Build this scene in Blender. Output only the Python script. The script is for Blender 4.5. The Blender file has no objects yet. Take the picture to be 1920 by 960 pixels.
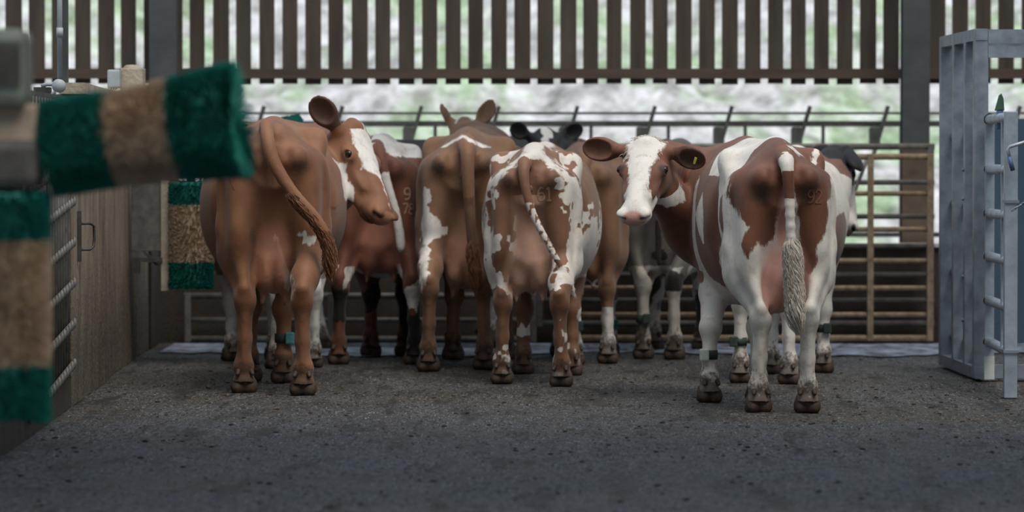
import bpy, bmesh, math, random
import numpy as np
from mathutils import Vector, Matrix, noise as mnoise
from mathutils.bvhtree import BVHTree

scene = bpy.context.scene
COL = scene.collection
random.seed(7)
rng = np.random.default_rng(7)

# ------------------------------------------------------------------ camera
FPX = 7500.0            # focal length in pixels of the 1920x960 frame
CAMZ = 1.36
cam_d = bpy.data.cameras.new('camera')
cam_d.sensor_width = 36.0
cam_d.lens = FPX * 36.0 / 1920.0
cam_d.clip_end = 400
cam_d.dof.use_dof = True
cam_d.dof.focus_distance = 21.9
cam_d.dof.aperture_fstop = cam_d.lens / 62.0
cam = bpy.data.objects.new('camera', cam_d)
COL.objects.link(cam)
PITCH = math.atan(186.0 / FPX)
cam.location = (0, 0, CAMZ)
cam.rotation_euler = (math.pi / 2 - PITCH, 0, 0)
scene.camera = cam

def at(px, py, D):
    """photo pixel and distance -> point in the barn"""
    a = math.atan2(-(py - 480.0), FPX) - PITCH
    return Vector(((px - 960.0) / FPX * D, D, CAMZ + D * math.tan(a)))
def gnd(px, py):
    D = CAMZ / math.tan(PITCH + math.atan2(py - 480.0, FPX))
    return Vector(((px - 960.0) / FPX * D, D, 0.0))

# ------------------------------------------------------------------ light
world = bpy.data.worlds.new('overcast_sky')
scene.world = world
world.use_nodes = True
wn = world.node_tree.nodes; wl = world.node_tree.links
bg = wn['Background']
bg.inputs['Color'].default_value = (0.76, 0.88, 1.0, 1)
bg.inputs['Strength'].default_value = 1.15

sun_d = bpy.data.lights.new('sun', 'SUN')
sun_d.energy = 2.4; sun_d.angle = math.radians(32); sun_d.color = (1.0, 0.94, 0.85)
sun = bpy.data.objects.new('sun', sun_d); COL.objects.link(sun)
sun.rotation_euler = (math.radians(24), math.radians(14), 0)

scene.view_settings.view_transform = 'Standard'
scene.view_settings.look = 'None'
scene.view_settings.exposure = 0.0
scene.view_settings.gamma = 1.0
scene.view_settings.use_curve_mapping = False

# ------------------------------------------------------------------ helpers
def srgb(r, g, b):
    f = lambda c: (c / 255 / 12.92) if c / 255 <= 0.04045 else ((c / 255 + 0.055) / 1.055) ** 2.4
    return (f(r), f(g), f(b), 1.0)

class NT:
    def __init__(s, name):
        s.m = bpy.data.materials.new(name); s.m.use_nodes = True
        s.t = s.m.node_tree; s.n = s.t.nodes; s.l = s.t.links
        s.b = s.n['Principled BSDF']
    def new(s, t, **kw):
        n = s.n.new(t)
        for k, v in kw.items(): setattr(n, k, v)
        return n
    def link(s, a, b): s.l.new(a, b)
    def coord(s, kind='Object', scale=(1, 1, 1)):
        c = s.new('ShaderNodeTexCoord'); m = s.new('ShaderNodeMapping')
        m.inputs['Scale'].default_value = scale
        s.link(c.outputs[kind], m.inputs['Vector']); return m.outputs[0]
    def noise(s, vec, scale, detail=4, rough=.55):
        n = s.new('ShaderNodeTexNoise'); n.inputs['Scale'].default_value = scale
        n.inputs['Detail'].default_value = detail; n.inputs['Roughness'].default_value = rough
        if vec is not None: s.link(vec, n.inputs['Vector'])
        return n.outputs['Fac']
    def ramp(s, fac, stops):
        r = s.new('ShaderNodeValToRGB'); e = r.color_ramp.elements
        e[0].position = stops[0][0]; e[0].color = stops[0][1]
        e[1].position = stops[-1][0]; e[1].color = stops[-1][1]
        for p, c in stops[1:-1]:
            k = e.new(p); k.color = c
        s.link(fac, r.inputs[0]); return r.outputs[0]
    def mix(s, fac, a, b, blend='MIX'):
        m = s.new('ShaderNodeMix', data_type='RGBA', blend_type=blend)
        for v, i in ((fac, 0), (a, 6), (b, 7)):
            if isinstance(v, (int, float)): m.inputs[i].default_value = v
            elif isinstance(v, tuple): m.inputs[i].default_value = v
            else: s.link(v, m.inputs[i])
        return m.outputs[2]
    def math(s, op, a, b=None, c=None, clamp=False):
        m = s.new('ShaderNodeMath', operation=op); m.use_clamp = clamp
        for v, i in ((a, 0), (b, 1), (c, 2)):
            if v is None: continue
            if isinstance(v, (int, float)): m.inputs[i].default_value = v
            else: s.link(v, m.inputs[i])
        return m.outputs[0]
    def bump(s, h, strength=.3, dist=.01):
        b = s.new('ShaderNodeBump'); b.inputs['Strength'].default_value = strength
        b.inputs['Distance'].default_value = dist
        s.link(h, b.inputs['Height']); s.link(b.outputs[0], s.b.inputs['Normal'])
    def col(s, c):
        if isinstance(c, tuple): s.b.inputs['Base Color'].default_value = c
        else: s.link(c, s.b.inputs['Base Color'])
    def set(s, **kw):
        for k, v in kw.items():
            i = s.b.inputs[k.replace('_', ' ')]
            if isinstance(v, (int, float, tuple)): i.default_value = v
            else: s.link(v, i)
        return s.m

def simple_mat(name, c1, c2, scale=12, rough=.7, metal=0.0, bump=.2, bdist=.004, stretch=(1, 1, 1), spec=.4):
    t = NT(name); v = t.coord(scale=stretch)
    n = t.noise(v, scale, 6, .6)
    t.col(t.ramp(n, [(.32, c1), (.68, c2)]))
    t.bump(t.noise(v, scale * 4, 4), bump, bdist)
    t.set(Roughness=rough, Metallic=metal)
    t.b.inputs['Specular IOR Level'].default_value = spec
    return t.m

def tag(o, label=None, cat=None, group=None, kind=None):
    if label: o['label'] = label
    if cat: o['category'] = cat
    if group: o['group'] = group
    if kind: o['kind'] = kind
    return o
def empty(name, loc, label=None, cat=None, group=None, kind=None, rz=0.0):
    o = bpy.data.objects.new(name, None); COL.objects.link(o)
    o.location = loc; o.rotation_euler = (0, 0, rz); o.empty_display_size = .1
    return tag(o, label, cat, group, kind)

class MB:
    """collects boxes, bars and tubes; world coordinates unless a parent is given"""
    def __init__(s): s.v = []; s.f = []; s.sm = []
    def add(s, vs, fs, smooth=False):
        o = len(s.v); s.v += [tuple(v) for v in vs]
        s.f += [tuple(i + o for i in f) for f in fs]; s.sm += [smooth] * len(fs)
        return s
    def box(s, lo, hi, bev=0.0):
        x0, y0, z0 = lo; x1, y1, z1 = hi
        if bev <= 0:
            v = [(x, y, z) for x in (x0, x1) for y in (y0, y1) for z in (z0, z1)]
            return s.add(v, [(0,1,3,2),(4,6,7,5),(0,4,5,1),(2,3,7,6),(0,2,6,4),(1,5,7,3)])
        bm = bmesh.new()
        bmesh.ops.create_cube(bm, size=1)
        for w in bm.verts:
            w.co = ((x0+x1)/2 + w.co.x*(x1-x0), (y0+y1)/2 + w.co.y*(y1-y0), (z0+z1)/2 + w.co.z*(z1-z0))
        bmesh.ops.bevel(bm, geom=bm.edges[:], offset=bev, segments=2, affect='EDGES', profile=.6)
        bm.verts.index_update()
        s.add([w.co[:] for w in bm.verts], [[w.index for w in f.verts] for f in bm.faces]); bm.free()
        return s
    def beam(s, a, b, w, h, up=(0, 0, 1), bev=0.0):
        """box section bar from a to b: w sideways, h along up"""
        a = Vector(a); b = Vector(b); d = (b - a); L = d.length; d.normalize()
        r = d.cross(Vector(up))
        if r.length < 1e-4: r = d.cross(Vector((0, 1, 0)))
        r.normalize(); u = r.cross(d).normalized()
        m = MB().box((-w/2, 0, -h/2), (w/2, L, h/2), bev)
        return s.add([a + r * x + d * y + u * z for x, y, z in m.v], m.f)
    def tube(s, pts, r, n=12, caps=True):
        pts = [Vector(p) for p in pts]; k = len(pts)
        rs = r if isinstance(r, (list, tuple)) else [r] * k
        vs = []; ref = None
        for i, p in enumerate(pts):
            d = (pts[min(i+1, k-1)] - pts[max(i-1, 0)]).normalized()
            if ref is None:
                ref = d.cross(Vector((0, 0, 1)))
                if ref.length < .05: ref = d.cross(Vector((1, 0, 0)))
            ref = (ref - d * ref.dot(d)).normalized(); q = d.cross(ref)
            vs += [p + (ref * math.cos(2*math.pi*j/n) + q * math.sin(2*math.pi*j/n)) * rs[i] for j in range(n)]
        fs = [(i*n+j, i*n+(j+1) % n, (i+1)*n+(j+1) % n, (i+1)*n+j) for i in range(k-1) for j in range(n)]
        s.add(vs, fs, True)
        if caps:
            o = len(s.v) - len(vs)
            s.f += [tuple(o + j for j in range(n))[::-1], tuple(o + (k-1)*n + j for j in range(n))]; s.sm += [False, False]
        return s
    def lathe(s, prof, origin, axis, n=24):
        """prof: list of (radius, height along axis)"""
        axis = Vector(axis).normalized(); ref = axis.cross(Vector((0, 0, 1)))
        if ref.length < .05: ref = Vector((1, 0, 0))
        ref.normalize(); q = axis.cross(ref); o = Vector(origin)
        vs = [o + axis * h + (ref * math.cos(2*math.pi*j/n) + q * math.sin(2*math.pi*j/n)) * max(r, 1e-4) for r, h in prof for j in range(n)]
        fs = [(i*n+j, i*n+(j+1) % n, (i+1)*n+(j+1) % n, (i+1)*n+j) for i in range(len(prof)-1) for j in range(n)]
        return s.add(vs, fs, True)
    def build(s, name, mat, parent=None):
        me = bpy.data.meshes.new(name)
        v = s.v
        if parent is not None:
            mi = Matrix.LocRotScale(parent.location, parent.rotation_euler, parent.scale).inverted() if parent.parent is None else world_matrix(parent).inverted()
            v = [(mi @ Vector(p))[:] for p in s.v]
        me.from_pydata(v, [], s.f)
        me.polygons.foreach_set('use_smooth', s.sm)
        bm = bmesh.new(); bm.from_mesh(me); bmesh.ops.recalc_face_normals(bm, faces=bm.faces[:]); bm.to_mesh(me); bm.free()
        me.materials.append(mat)
        o = bpy.data.objects.new(name, me); COL.objects.link(o)
        if parent is not None: o.parent = parent
        return o
def world_matrix(o):
    m = Matrix.LocRotScale(o.location, o.rotation_euler, o.scale)
    return world_matrix(o.parent) @ m if o.parent else m
def nz(V, s, seed=0.0):
    """cheap smooth value noise on numpy points"""
    P = V*s + seed; i = np.floor(P).astype(np.int64); f = P - i; f = f*f*(3-2*f)
    def hsh(a, b, c): 
        v = (a*73856093) ^ (b*19349663) ^ (c*83492791); v = (v ^ (v >> 13))*1274126177; return ((v ^ (v >> 16)) & 65535)/65535.0
    r = 0
    for dx in (0, 1):
        for dy in (0, 1):
            for dz in (0, 1):
                r = r + hsh(i[:, 0]+dx, i[:, 1]+dy, i[:, 2]+dz)*np.where(dx, f[:, 0], 1-f[:, 0])*np.where(dy, f[:, 1], 1-f[:, 1])*np.where(dz, f[:, 2], 1-f[:, 2])
    return r


# ------------------------------------------------------------------ materials
def mat_floor():
    t = NT('wet_grooved_concrete'); v = t.coord()
    big = t.noise(v, .55, 3); mid = t.noise(t.coord(scale=(.8, .35, 1)), 2.2, 6, .65); fine = t.noise(t.coord(scale=(1, .3, 1)), 90, 3, .7)
    grit = t.noise(t.coord(scale=(1, .22, 1)), 34, 8, .8); smear = t.noise(t.coord(scale=(1, .16, 1)), 5.5, 7, .72)
    base = t.ramp(mid, [(.28, srgb(66, 70, 80)), (.5, srgb(96, 100, 112)), (.72, srgb(130, 134, 144))])
    base = t.mix(t.ramp(grit, [(.50, (0, 0, 0, 1)), (.56, (1, 1, 1, 1))]), base, srgb(30, 29, 29))
    sx = t.new('ShaderNodeSeparateXYZ'); t.link(v, sx.inputs[0])
    stall = t.math('MULTIPLY', t.math('SUBTRACT', t.math('ADD', sx.outputs[1], t.math('MULTIPLY', mid, 4.0)), 19.5), .28, clamp=True)
    warm = t.math('MULTIPLY', t.math('ADD', t.math('MULTIPLY', stall, .75), t.math('MULTIPLY', t.math('SUBTRACT', big, .45), 1.6, clamp=True), clamp=True), .8)
    base = t.mix(warm, base, t.mix(t.ramp(grit, [(.4, (0, 0, 0, 1)), (.6, (1, 1, 1, 1))]), srgb(98, 86, 66), srgb(52, 46, 34)))
    speck = t.ramp(fine, [(.58, (0, 0, 0, 1)), (.66, (1, 1, 1, 1))])
    base = t.mix(t.math('MULTIPLY', speck, .6), base, srgb(224, 228, 236))  # pale specks painted into the floor colour as wet glints
    base = t.mix(t.ramp(smear, [(.52, (0, 0, 0, 1)), (.62, (.85, .85, .85, 1))]), base, srgb(42, 38, 34))
    t.col(base)
    t.link(t.ramp(mid, [(.35, (.42, .42, .42, 1)), (.6, (.68, .68, .68, 1))]), t.b.inputs['Roughness'])
    h = t.math('ADD', t.math('MULTIPLY', grit, 1.0), t.math('MULTIPLY', fine, .35))
    t.bump(h, 1.0, .03)
    t.b.inputs['Specular IOR Level'].default_value = .45
    return t.m
def mat_puddle():
    t = NT('rippled_water_painted_sky'); v = t.coord(scale=(1, 1, 1))
    t.col(t.ramp(t.noise(t.coord(scale=(1, .3, 1)), 7, 5, .7), [(.38, srgb(92, 96, 106)), (.55, srgb(168, 178, 198)), (.7, srgb(214, 222, 236))]))  # pale blue sky reflection painted into the water's base colour
    t.bump(t.noise(v, 30, 4, .6), 1.0, .014)
    t.set(Roughness=.30); t.b.inputs['Specular IOR Level'].default_value = 1.0
    return t.m
def mat_wall(name='stained_concrete', c=((88, 76, 64), (142, 126, 106), (172, 156, 134)), zdark=.55):
    t = NT(name); v = t.coord(scale=(1, 1, .35))
    n = t.noise(v, 5, 6, .65); f = t.noise(t.coord(), 52, 4, .75)
    base = t.ramp(n, [(.25, srgb(*c[0])), (.5, srgb(*c[1])), (.75, srgb(*c[2]))])
    sx = t.new('ShaderNodeSeparateXYZ'); t.link(t.coord(), sx.inputs[0])
    low = t.math('MULTIPLY', t.math('SUBTRACT', zdark + .25, sx.outputs[2]), 1.8, clamp=True)
    splat = t.math('GREATER_THAN', t.math('ADD', f, t.math('MULTIPLY', low, .13)), .60)
    base = t.mix(t.math('MULTIPLY', splat, .8), base, srgb(40, 32, 26))
    base = t.mix(t.math('MULTIPLY', low, .3), base, srgb(66, 54, 44))
    t.col(base); t.bump(f, .5, .008); t.set(Roughness=.85)
    return t.m
def mat_bank():
    t = NT('quarry_scree'); v = t.coord()
    a = t.noise(v, .9, 6, .62); b = t.noise(v, 3.2, 6, .7); c = t.noise(v, .35, 3)
    base = t.ramp(b, [(.30, srgb(96, 94, 92)), (.45, srgb(158, 155, 153)), (.56, srgb(196, 193, 194)), (.75, srgb(232, 230, 232))])
    veg = t.ramp(a, [(.47, (0, 0, 0, 1)), (.60, (1, 1, 1, 1))])
    gre = t.ramp(b, [(.3, srgb(84, 116, 66)), (.55, srgb(140, 176, 116)), (.75, srgb(206, 222, 192))])
    base = t.mix(t.math('MULTIPLY', veg, .62), base, gre)
    t.col(base); t.bump(b, .5, .2); t.set(Roughness=.9)
    return t.m
M = {}
M['floor'] = mat_floor()
M['puddle'] = mat_puddle()
M['wall'] = mat_wall()
M['wall_dark'] = mat_wall('soiled_back_wall', ((40, 34, 29), (62, 52, 44), (80, 68, 56)), .2)
M['bank'] = mat_bank()
M['yard'] = simple_mat('pale_yard_concrete', srgb(176, 176, 176), srgb(216, 214, 216), 1.2, .8)
M['slat'] = simple_mat('weathered_dark_timber', srgb(62, 53, 46), srgb(86, 75, 65), 9, .9, 0, .5, .004, (1, 1, .12))
M['rail_wood'] = simple_mat('dark_timber_rail', srgb(70, 57, 48), srgb(92, 77, 66), 9, .9, 0, .5, .004, (.1, 1, 1))
M['roof'] = simple_mat('grey_roof_sheet', srgb(96, 96, 94), srgb(120, 120, 117), 2, .8)
M['column'] = simple_mat('painted_steel_column', srgb(74, 78, 78), srgb(98, 101, 100), 3, .6, .2, .1, .002)
def mat_col():
    t = NT('rusting_steel_column'); v = t.coord()
    n = t.noise(v, 6, 5)
    sx = t.new('ShaderNodeSeparateXYZ'); t.link(v, sx.inputs[0])
    low = t.math('MULTIPLY', t.math('SUBTRACT', t.math('ADD', 1.44, t.math('MULTIPLY', n, .1)), sx.outputs[2]), 12, clamp=True)
    t.col(t.mix(low, t.ramp(n, [(.3, srgb(58, 61, 62)), (.7, srgb(76, 79, 79))]), t.ramp(n, [(.3, srgb(76, 62, 50)), (.7, srgb(104, 88, 72))])))
    t.bump(n, .2, .003); t.set(Roughness=.7); return t.m
M['column'] = mat_col()
M['galv'] = simple_mat('galvanised_steel', srgb(112, 120, 128), srgb(146, 155, 164), 9, .45, .35, .15, .002)
M['barrier'] = simple_mat('weathered_barrier_steel', srgb(112, 110, 104), srgb(146, 143, 136), 10, .65, .1, .2, .002)
M['galv_light'] = simple_mat('bright_galvanised_steel', srgb(138, 148, 158), srgb(172, 182, 192), 9, .45, .3, .15, .002)
M['galv_dull'] = simple_mat('dull_galvanised_tube', srgb(92, 90, 86), srgb(126, 122, 116), 14, .6, .3, .2, .002)
M['rusty'] = simple_mat('mud_splashed_tube', srgb(122, 102, 80), srgb(166, 144, 118), 22, .8, .1, .4, .003)
M['dark_steel'] = simple_mat('dark_steel', srgb(64, 62, 60), srgb(92, 89, 85), 12, .6, .3, .2, .003)
M['blue_sheet'] = simple_mat('blue_grey_sheet', srgb(54, 74, 92), srgb(70, 90, 108), 3, .6, 0, .1, .002, (1, 1, .2))
M['green_paint'] = simple_mat('green_latch', srgb(48, 76, 60), srgb(66, 96, 78), 12, .5)
M['blue_grip'] = simple_mat('blue_rubber_grip', srgb(60, 82, 120), srgb(82, 104, 142), 20, .5)
M['white_plastic'] = simple_mat('white_plastic', srgb(190, 194, 190), srgb(210, 212, 208), 8, .5, 0, .05)
M['conduit'] = simple_mat('grey_conduit', srgb(150, 156, 160), srgb(176, 180, 184), 8, .5, 0, .05)
M['dusty_box'] = simple_mat('dusty_motor_casing', srgb(150, 134, 116), srgb(188, 176, 158), 10, .85, 0, .5, .01)
M['near_motor'] = simple_mat('green_grey_motor_casing', srgb(98, 106, 98), srgb(128, 132, 122), 5, .6, .2, .1)
M['arm_beige'] = simple_mat('dusty_steel_arm', srgb(142, 124, 108), srgb(178, 160, 142), 7, .7, .1, .2)
M['muck'] = simple_mat('dried_muck', srgb(40, 34, 26), srgb(68, 58, 44), 40, .9, 0, .8, .006)
def bristle_mat(name, a, b, c, amt=.5):
    t = NT(name); v = t.coord()
    n = t.noise(v, 7, 4); f = t.noise(v, 120, 2, .7)
    t.col(t.mix(t.math('MULTIPLY', f, amt), t.ramp(n, [(.3, srgb(*a)), (.7, srgb(*b))]), srgb(*c)))
    t.set(Roughness=.75); return t.m
M['br_green'] = bristle_mat('green_bristle', (6, 74, 68), (14, 122, 108), (24, 150, 134))
M['br_beige'] = bristle_mat('natural_bristle', (186, 162, 136), (226, 204, 178), (120, 98, 80))
M['tag_yellow'] = simple_mat('yellow_ear_tag', srgb(226, 206, 96), srgb(238, 222, 130), 5, .5, 0, .02)
M['strap'] = simple_mat('dark_leg_strap', srgb(40, 52, 52), srgb(66, 72, 66), 30, .7)
M['strap_box'] = simple_mat('teal_transponder_case', srgb(52, 122, 122), srgb(94, 150, 146), 30, .5)
M['strap_white'] = simple_mat('pale_transponder_case', srgb(196, 202, 190), srgb(214, 214, 204), 30, .5)
def hoof_mat():
    t = NT('muddy_hoof'); v = t.coord(); n = t.noise(v, 30, 5)
    t.col(t.ramp(n, [(.3, srgb(34, 26, 21)), (.55, srgb(64, 49, 38)), (.8, srgb(92, 73, 58))]))
    t.bump(n, .6, .006); t.set(Roughness=.7); return t.m
M['hoof'] = hoof_mat()
def eye_mat():
    t = NT('dark_cow_eye'); t.col(srgb(22, 14, 11)); t.set(Roughness=.08); return t.m
M['eye'] = eye_mat()

def coat_mat(name, base, base2, white=(228, 222, 216), dark=(48, 36, 30), skin=(206, 160, 140), rag=.55, hair=1.0, speck=None):
    t = NT(name); v = t.coord()
    a = t.new('ShaderNodeAttribute', attribute_name='coat')
    sp = t.new('ShaderNodeSeparateColor'); t.link(a.outputs['Color'], sp.inputs[0])
    s2 = t.new('ShaderNodeAttribute', attribute_name='soil')
    n1 = t.noise(v, 3.5, 4); n2 = t.noise(t.coord(scale=(1, 1, .45)), 26, 5, .7); fine = t.noise(t.coord(scale=(1.6, 1.6, .35)), 110, 2, .6)
    c = t.ramp(n1, [(.3, srgb(*base)), (.7, srgb(*base2))])
    c = t.mix(t.math('MULTIPLY', fine, .25), c, t.mix(.5, c, (0.02, .012, .008, 1)))
    if speck:
        c = t.mix(t.ramp(t.noise(v, 42, 5, .75), [(.5, (0, 0, 0, 1)), (.58, (1, 1, 1, 1))]), c, srgb(*speck))
    wv = t.math('ADD', sp.outputs[0], t.math('MULTIPLY', t.math('SUBTRACT', n2, .5), rag))
    wm = t.ramp(wv, [(.46, (0, 0, 0, 1)), (.54, (1, 1, 1, 1))])
    wc = t.mix(t.math('MULTIPLY', t.noise(v, 9, 4), .45), srgb(*white), srgb(205, 192, 176))
    wc = t.mix(t.ramp(t.noise(v, 17, 6, .7), [(.50, (0, 0, 0, 1)), (.72, (.6, .6, .6, 1))]), wc, srgb(168, 150, 130)); c = t.mix(wm, c, wc)
    pm = t.ramp(t.math('ADD', sp.outputs[2], t.math('MULTIPLY', t.math('SUBTRACT', n1, .5), .25)), [(.3, (0, 0, 0, 1)), (.65, (1, 1, 1, 1))])
    c = t.mix(pm, c, t.ramp(n1, [(.3, srgb(*skin)), (.7, srgb(skin[0]-28, skin[1]-36, skin[2]-36))]))
    dm = t.ramp(t.math('ADD', sp.outputs[1], t.math('MULTIPLY', t.math('SUBTRACT', n2, .5), .5)), [(.3, (0, 0, 0, 1)), (.75, (1, 1, 1, 1))])
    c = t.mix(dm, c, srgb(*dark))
    sm = t.ramp(t.math('ADD', s2.outputs['Fac'], t.math('MULTIPLY', t.math('SUBTRACT', t.noise(v, 34, 6, .75), .5), 1.5)), [(.44, (0, 0, 0, 1)), (.68, (.85, .85, .85, 1))])
    c = t.mix(sm, c, srgb(78, 60, 46))
    t.col(c)
    t.bump(t.math('ADD', fine, t.math('MULTIPLY', n2, .6)), .35 * hair, .004)
    t.set(Roughness=.62)
    t.b.inputs['Specular IOR Level'].default_value = .35
    t.b.inputs['Sheen Weight'].default_value = .12
    return t.m
# ------------------------------------------------------------------ the setting
WX = lambda D: -1.882 - .02373*D          # left wall line
def clip_bands(): pass
def grid_floor():
    m = MB(); m.box((-14, -14, -.2), (14, 29.3, -.014))
    x0, x1, y0, y1 = -3.4, 4.6, 13.5, 29.2; nx, ny = 330, 560
    X, Y = np.meshgrid(np.linspace(x0, x1, nx), np.linspace(y0, y1, ny))
    P = np.stack([X.ravel(), Y.ravel(), np.zeros(X.size)], 1)
    h = (nz(P, 3.0)-.5)*.004 + (nz(P, 9.0, 4)-.5)*.007 + (nz(P, 21.0, 8)-.5)*.008
    clump = np.clip(nz(P*np.array((1, .6, 1)), 1.3, 12)-.45, 0, 1)*2.2
    h += np.clip(nz(P, 15.0, 2)-.62, 0, 1)*.05*clump
    P[:, 2] = h*.8 - .003
    i = np.arange(nx-1)[None, :] + nx*np.arange(ny-1)[:, None]; i = i.ravel()
    Q = np.stack([i, i+1, i+nx+1, i+nx], 1)
    m.add(P.tolist(), Q.tolist(), True)
    o = m.build('floor', M['floor']); return tag(o, kind='structure')
grid_floor()
def puddle():
    R = random.Random(3); m = MB(); n = 60; x0, x1 = -2.45, 4.6
    top = []; bot = []
    for i in range(n+1):
        x = x0 + (x1-x0)*i/n
        top.append((x, 29.05 + R.uniform(-.03, .02), .006)); bot.append((x, 27.45 + .25*math.sin(x*2.1) + R.uniform(-.14, .14), .006))
    m.add(bot + top, [(i, i+1, n+2+i, n+1+i) for i in range(n)])
    o = m.build('water_puddle', M['puddle']); tag(o, 'long wet puddle across the floor under the back gates', 'water', kind='stuff')
puddle()
# back kerb wall
m = MB(); m.box((-2.9, 29.25, -.1), (9, 29.45, .70)); w = m.build('wall_back', M['wall_dark']); tag(w, kind='structure')
m = MB(); m.box((-2.9, 29.23, .70), (9, 29.47, .725)); tag(m.build('trim_1', M['yard']), kind='structure')
# side walls far out of view on the right, roof
m = MB(); m.box((9, 8, 0), (9.2, 31.5, 5)); tag(m.build('wall_right', M['wall']), kind='structure')
m = MB()
RZ = 4.6  # unseen roof; its gaps are placed to light brush, cows and puddle
m.box((-9, 24.8, RZ), (9.2, 26.8, RZ+.1)); m.box((-9, 29.3, RZ), (9.2, 31.5, RZ+.1)); m.box((-9, -14, RZ), (9.2, 9.5, RZ+.1)); m.box((-9, 12.5, RZ), (9.2, 18.2, RZ+.1));
m.box((-9, 18.2, RZ), (-4.6, 24.8, RZ+.1)); m.box((6.4, 18.2, RZ), (9.2, 24.8, RZ+.1))
tag(m.build('ceiling', M['roof']), kind='structure')
# space-boarded upper wall
R = random.Random(11); m = MB(); x = -6.2; D0 = 30.0; i = 0
pitch = 43.3/250
x = (400 + 22.5 + 14.5 + 7 - 960)/250 - pitch*22
while x < 9.0:
    wd = .118 + R.uniform(-.006, .006); m.box((x - .0, D0, 1.905 + R.uniform(-.004, .004)), (x + wd, D0+.022, 5.0)); x += pitch + R.uniform(-.003, .003)
sb = m.build('wall_back_boarding', M['slat']); tag(sb, kind='structure')
m = MB(); m.box((-6.3, D0-.06, 1.945), (9.1, D0-.002, 2.02)); m.box((-6.3, D0-.06, 3.4), (9.1, D0-.002, 3.5))
tag(m.build('trim_2', M['rail_wood']), kind='structure')
# steel columns
def column(px, D, label, z0=0):
    e = empty('steel_column', ((px-960)/FPX*D, D, z0), label, 'column', 'steel columns of the barn')
    X = e.location.x; m = MB(); w = .10
    m.box((X-w, D-.10, 0), (X+w, D-.085, 4.6)).box((X-w, D+.085, 0), (X+w, D+.10, 4.6)).box((X-.006, D-.085, 0), (X+.006, D+.085, 4.6)); m.build('post', M['column'], e)
    m = MB(); m.box((X-.15, D-.15, 0), (X+.15, D+.15, .02)); m.build('base_plate', M['column'], e)
    return e
column(308, 29.75, 'grey steel column at left between the brush post and the brown cow')
column(1715, 29.65, 'grey steel column at right beside the galvanised pen, rusty lower half')

# left wall: panels in line
def wall_seg(name, d0, d1, z0, z1, mat, th=.12, inset=0.0, struct=True):
    a = Vector((WX(d0)-inset, d0, 0)); b = Vector((WX(d1)-inset, d1, 0)); m = MB()
    vs = []
    for p in (a, b):
        for dx in (0, -th):
            for z in (z0, z1): vs.append((p.x+dx, p.y, z))
    m.add(vs, [(0,1,3,2), (4,6,7,5), (0,4,5,1), (2,3,7,6), (0,2,6,4), (1,5,7,3)])
    o = m.build(name, mat)
    if struct: tag(o, kind='structure')
    return o
wall_seg('wall_left', 21.75, 24.45, 0, 1.70, M['wall'])
wall_seg('wall_left_far', 24.56, 28.3, 0, 1.62, M['wall'], inset=.02)
wall_seg('wall_left_back', 28.3, 29.3, 0, 1.3, M['wall_dark'], inset=.0)
wall_seg('wall_left_kerb', 10, 21.75, 0, .16, M['wall_dark'], th=.5)
wall_seg('wall_left_near', 10, 19.1, .16, 1.70, M['wall_dark'], inset=.35)
m = MB(); m.beam((WX(21.6)+.02, 21.6, 1.73), (WX(28.3)+.0, 28.3, 1.70), .14, .06); tag(m.build('trim_3', M['dusty_box']), kind='structure')
m = MB(); m.box((WX(24.5)-.14, 24.44, 0), (WX(24.5)-.01, 24.57, 1.66)); tag(m.build('trim_4', M['dark_steel']), kind='structure')
# lattice gate in the left wall
e = empty('lattice_gate', (WX(20.4), 20.4, .12), 'dark lattice gate in the left wall beside the standing brush', 'gate')
m = MB()
for d in (19.15, 20.45, 21.72): m.beam((WX(d)-.03, d, .1), (WX(d)-.03, d, 1.68), .05, .05, (1, 0, 0))
for z in (.15, 1.66): m.beam((WX(19.15)-.03, 19.15, z), (WX(21.72)-.03, 21.72, z), .05, .05)
m.build('gate_frame', M['dark_steel'], e)
m = MB()
k = 0; d = 19.2
while d < 21.7:
    m.tube([(WX(d)-.01, d, .15), (WX(d)-.01, d, 1.66)], .012, 6); d += .155
m.build('upright_bars', M['galv_dull'], e)
for z0 in np.arange(.10, 1.5, .22):
    m = MB(); a = Vector((WX(19.2)+.012, 19.2, z0)); b = Vector((WX(21.7)+.012, 21.7, z0+.14)); m.beam(a, b, .012, .022)
    d = 19.2
    while d < 21.7:
        t = (d-19.2)/2.5; p = a.lerp(b, t); m.lathe([(0, -.03), (.009, -.02), (.013, 0), (.009, .02), (0, .03)], p + Vector((.012, 0, 0)), (0, .3, 1), 8); d += .155
    m.build('lattice_bar', M['galv_dull'], e)
m = MB(); m.box((WX(20.4)-.55, 19.0, 0), (WX(20.4)-.5, 21.9, 1.7)); tag(m.build('wall_left_recess', M['wall_dark']), kind='structure')
# staple handle
e = empty('door_handle', (WX(22.4), 22.4, 1.0), 'dark steel pull handle bolted to the left concrete panel', 'handle')
hx = lambda d: WX(d) + .012
m = MB(); m.beam((hx(22.15), 22.15, .78), (hx(22.15), 22.15, 1.06), .03, .02, (1, 0, 0)); m.build('backing_strap', M['dark_steel'], e)
m = MB(); m.tube([(hx(22.2), 22.2, .99), (hx(22.2)+.05, 22.25, .99), (hx(22.2)+.068, 22.28, .975), (hx(22.2)+.07, 22.28, .90), (hx(22.2)+.065, 22.28, .86), (hx(22.2)+.05, 22.25, .845), (hx(22.2), 22.2, .845)], .008, 8)
m.build('grip', M['dark_steel'], e)
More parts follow.
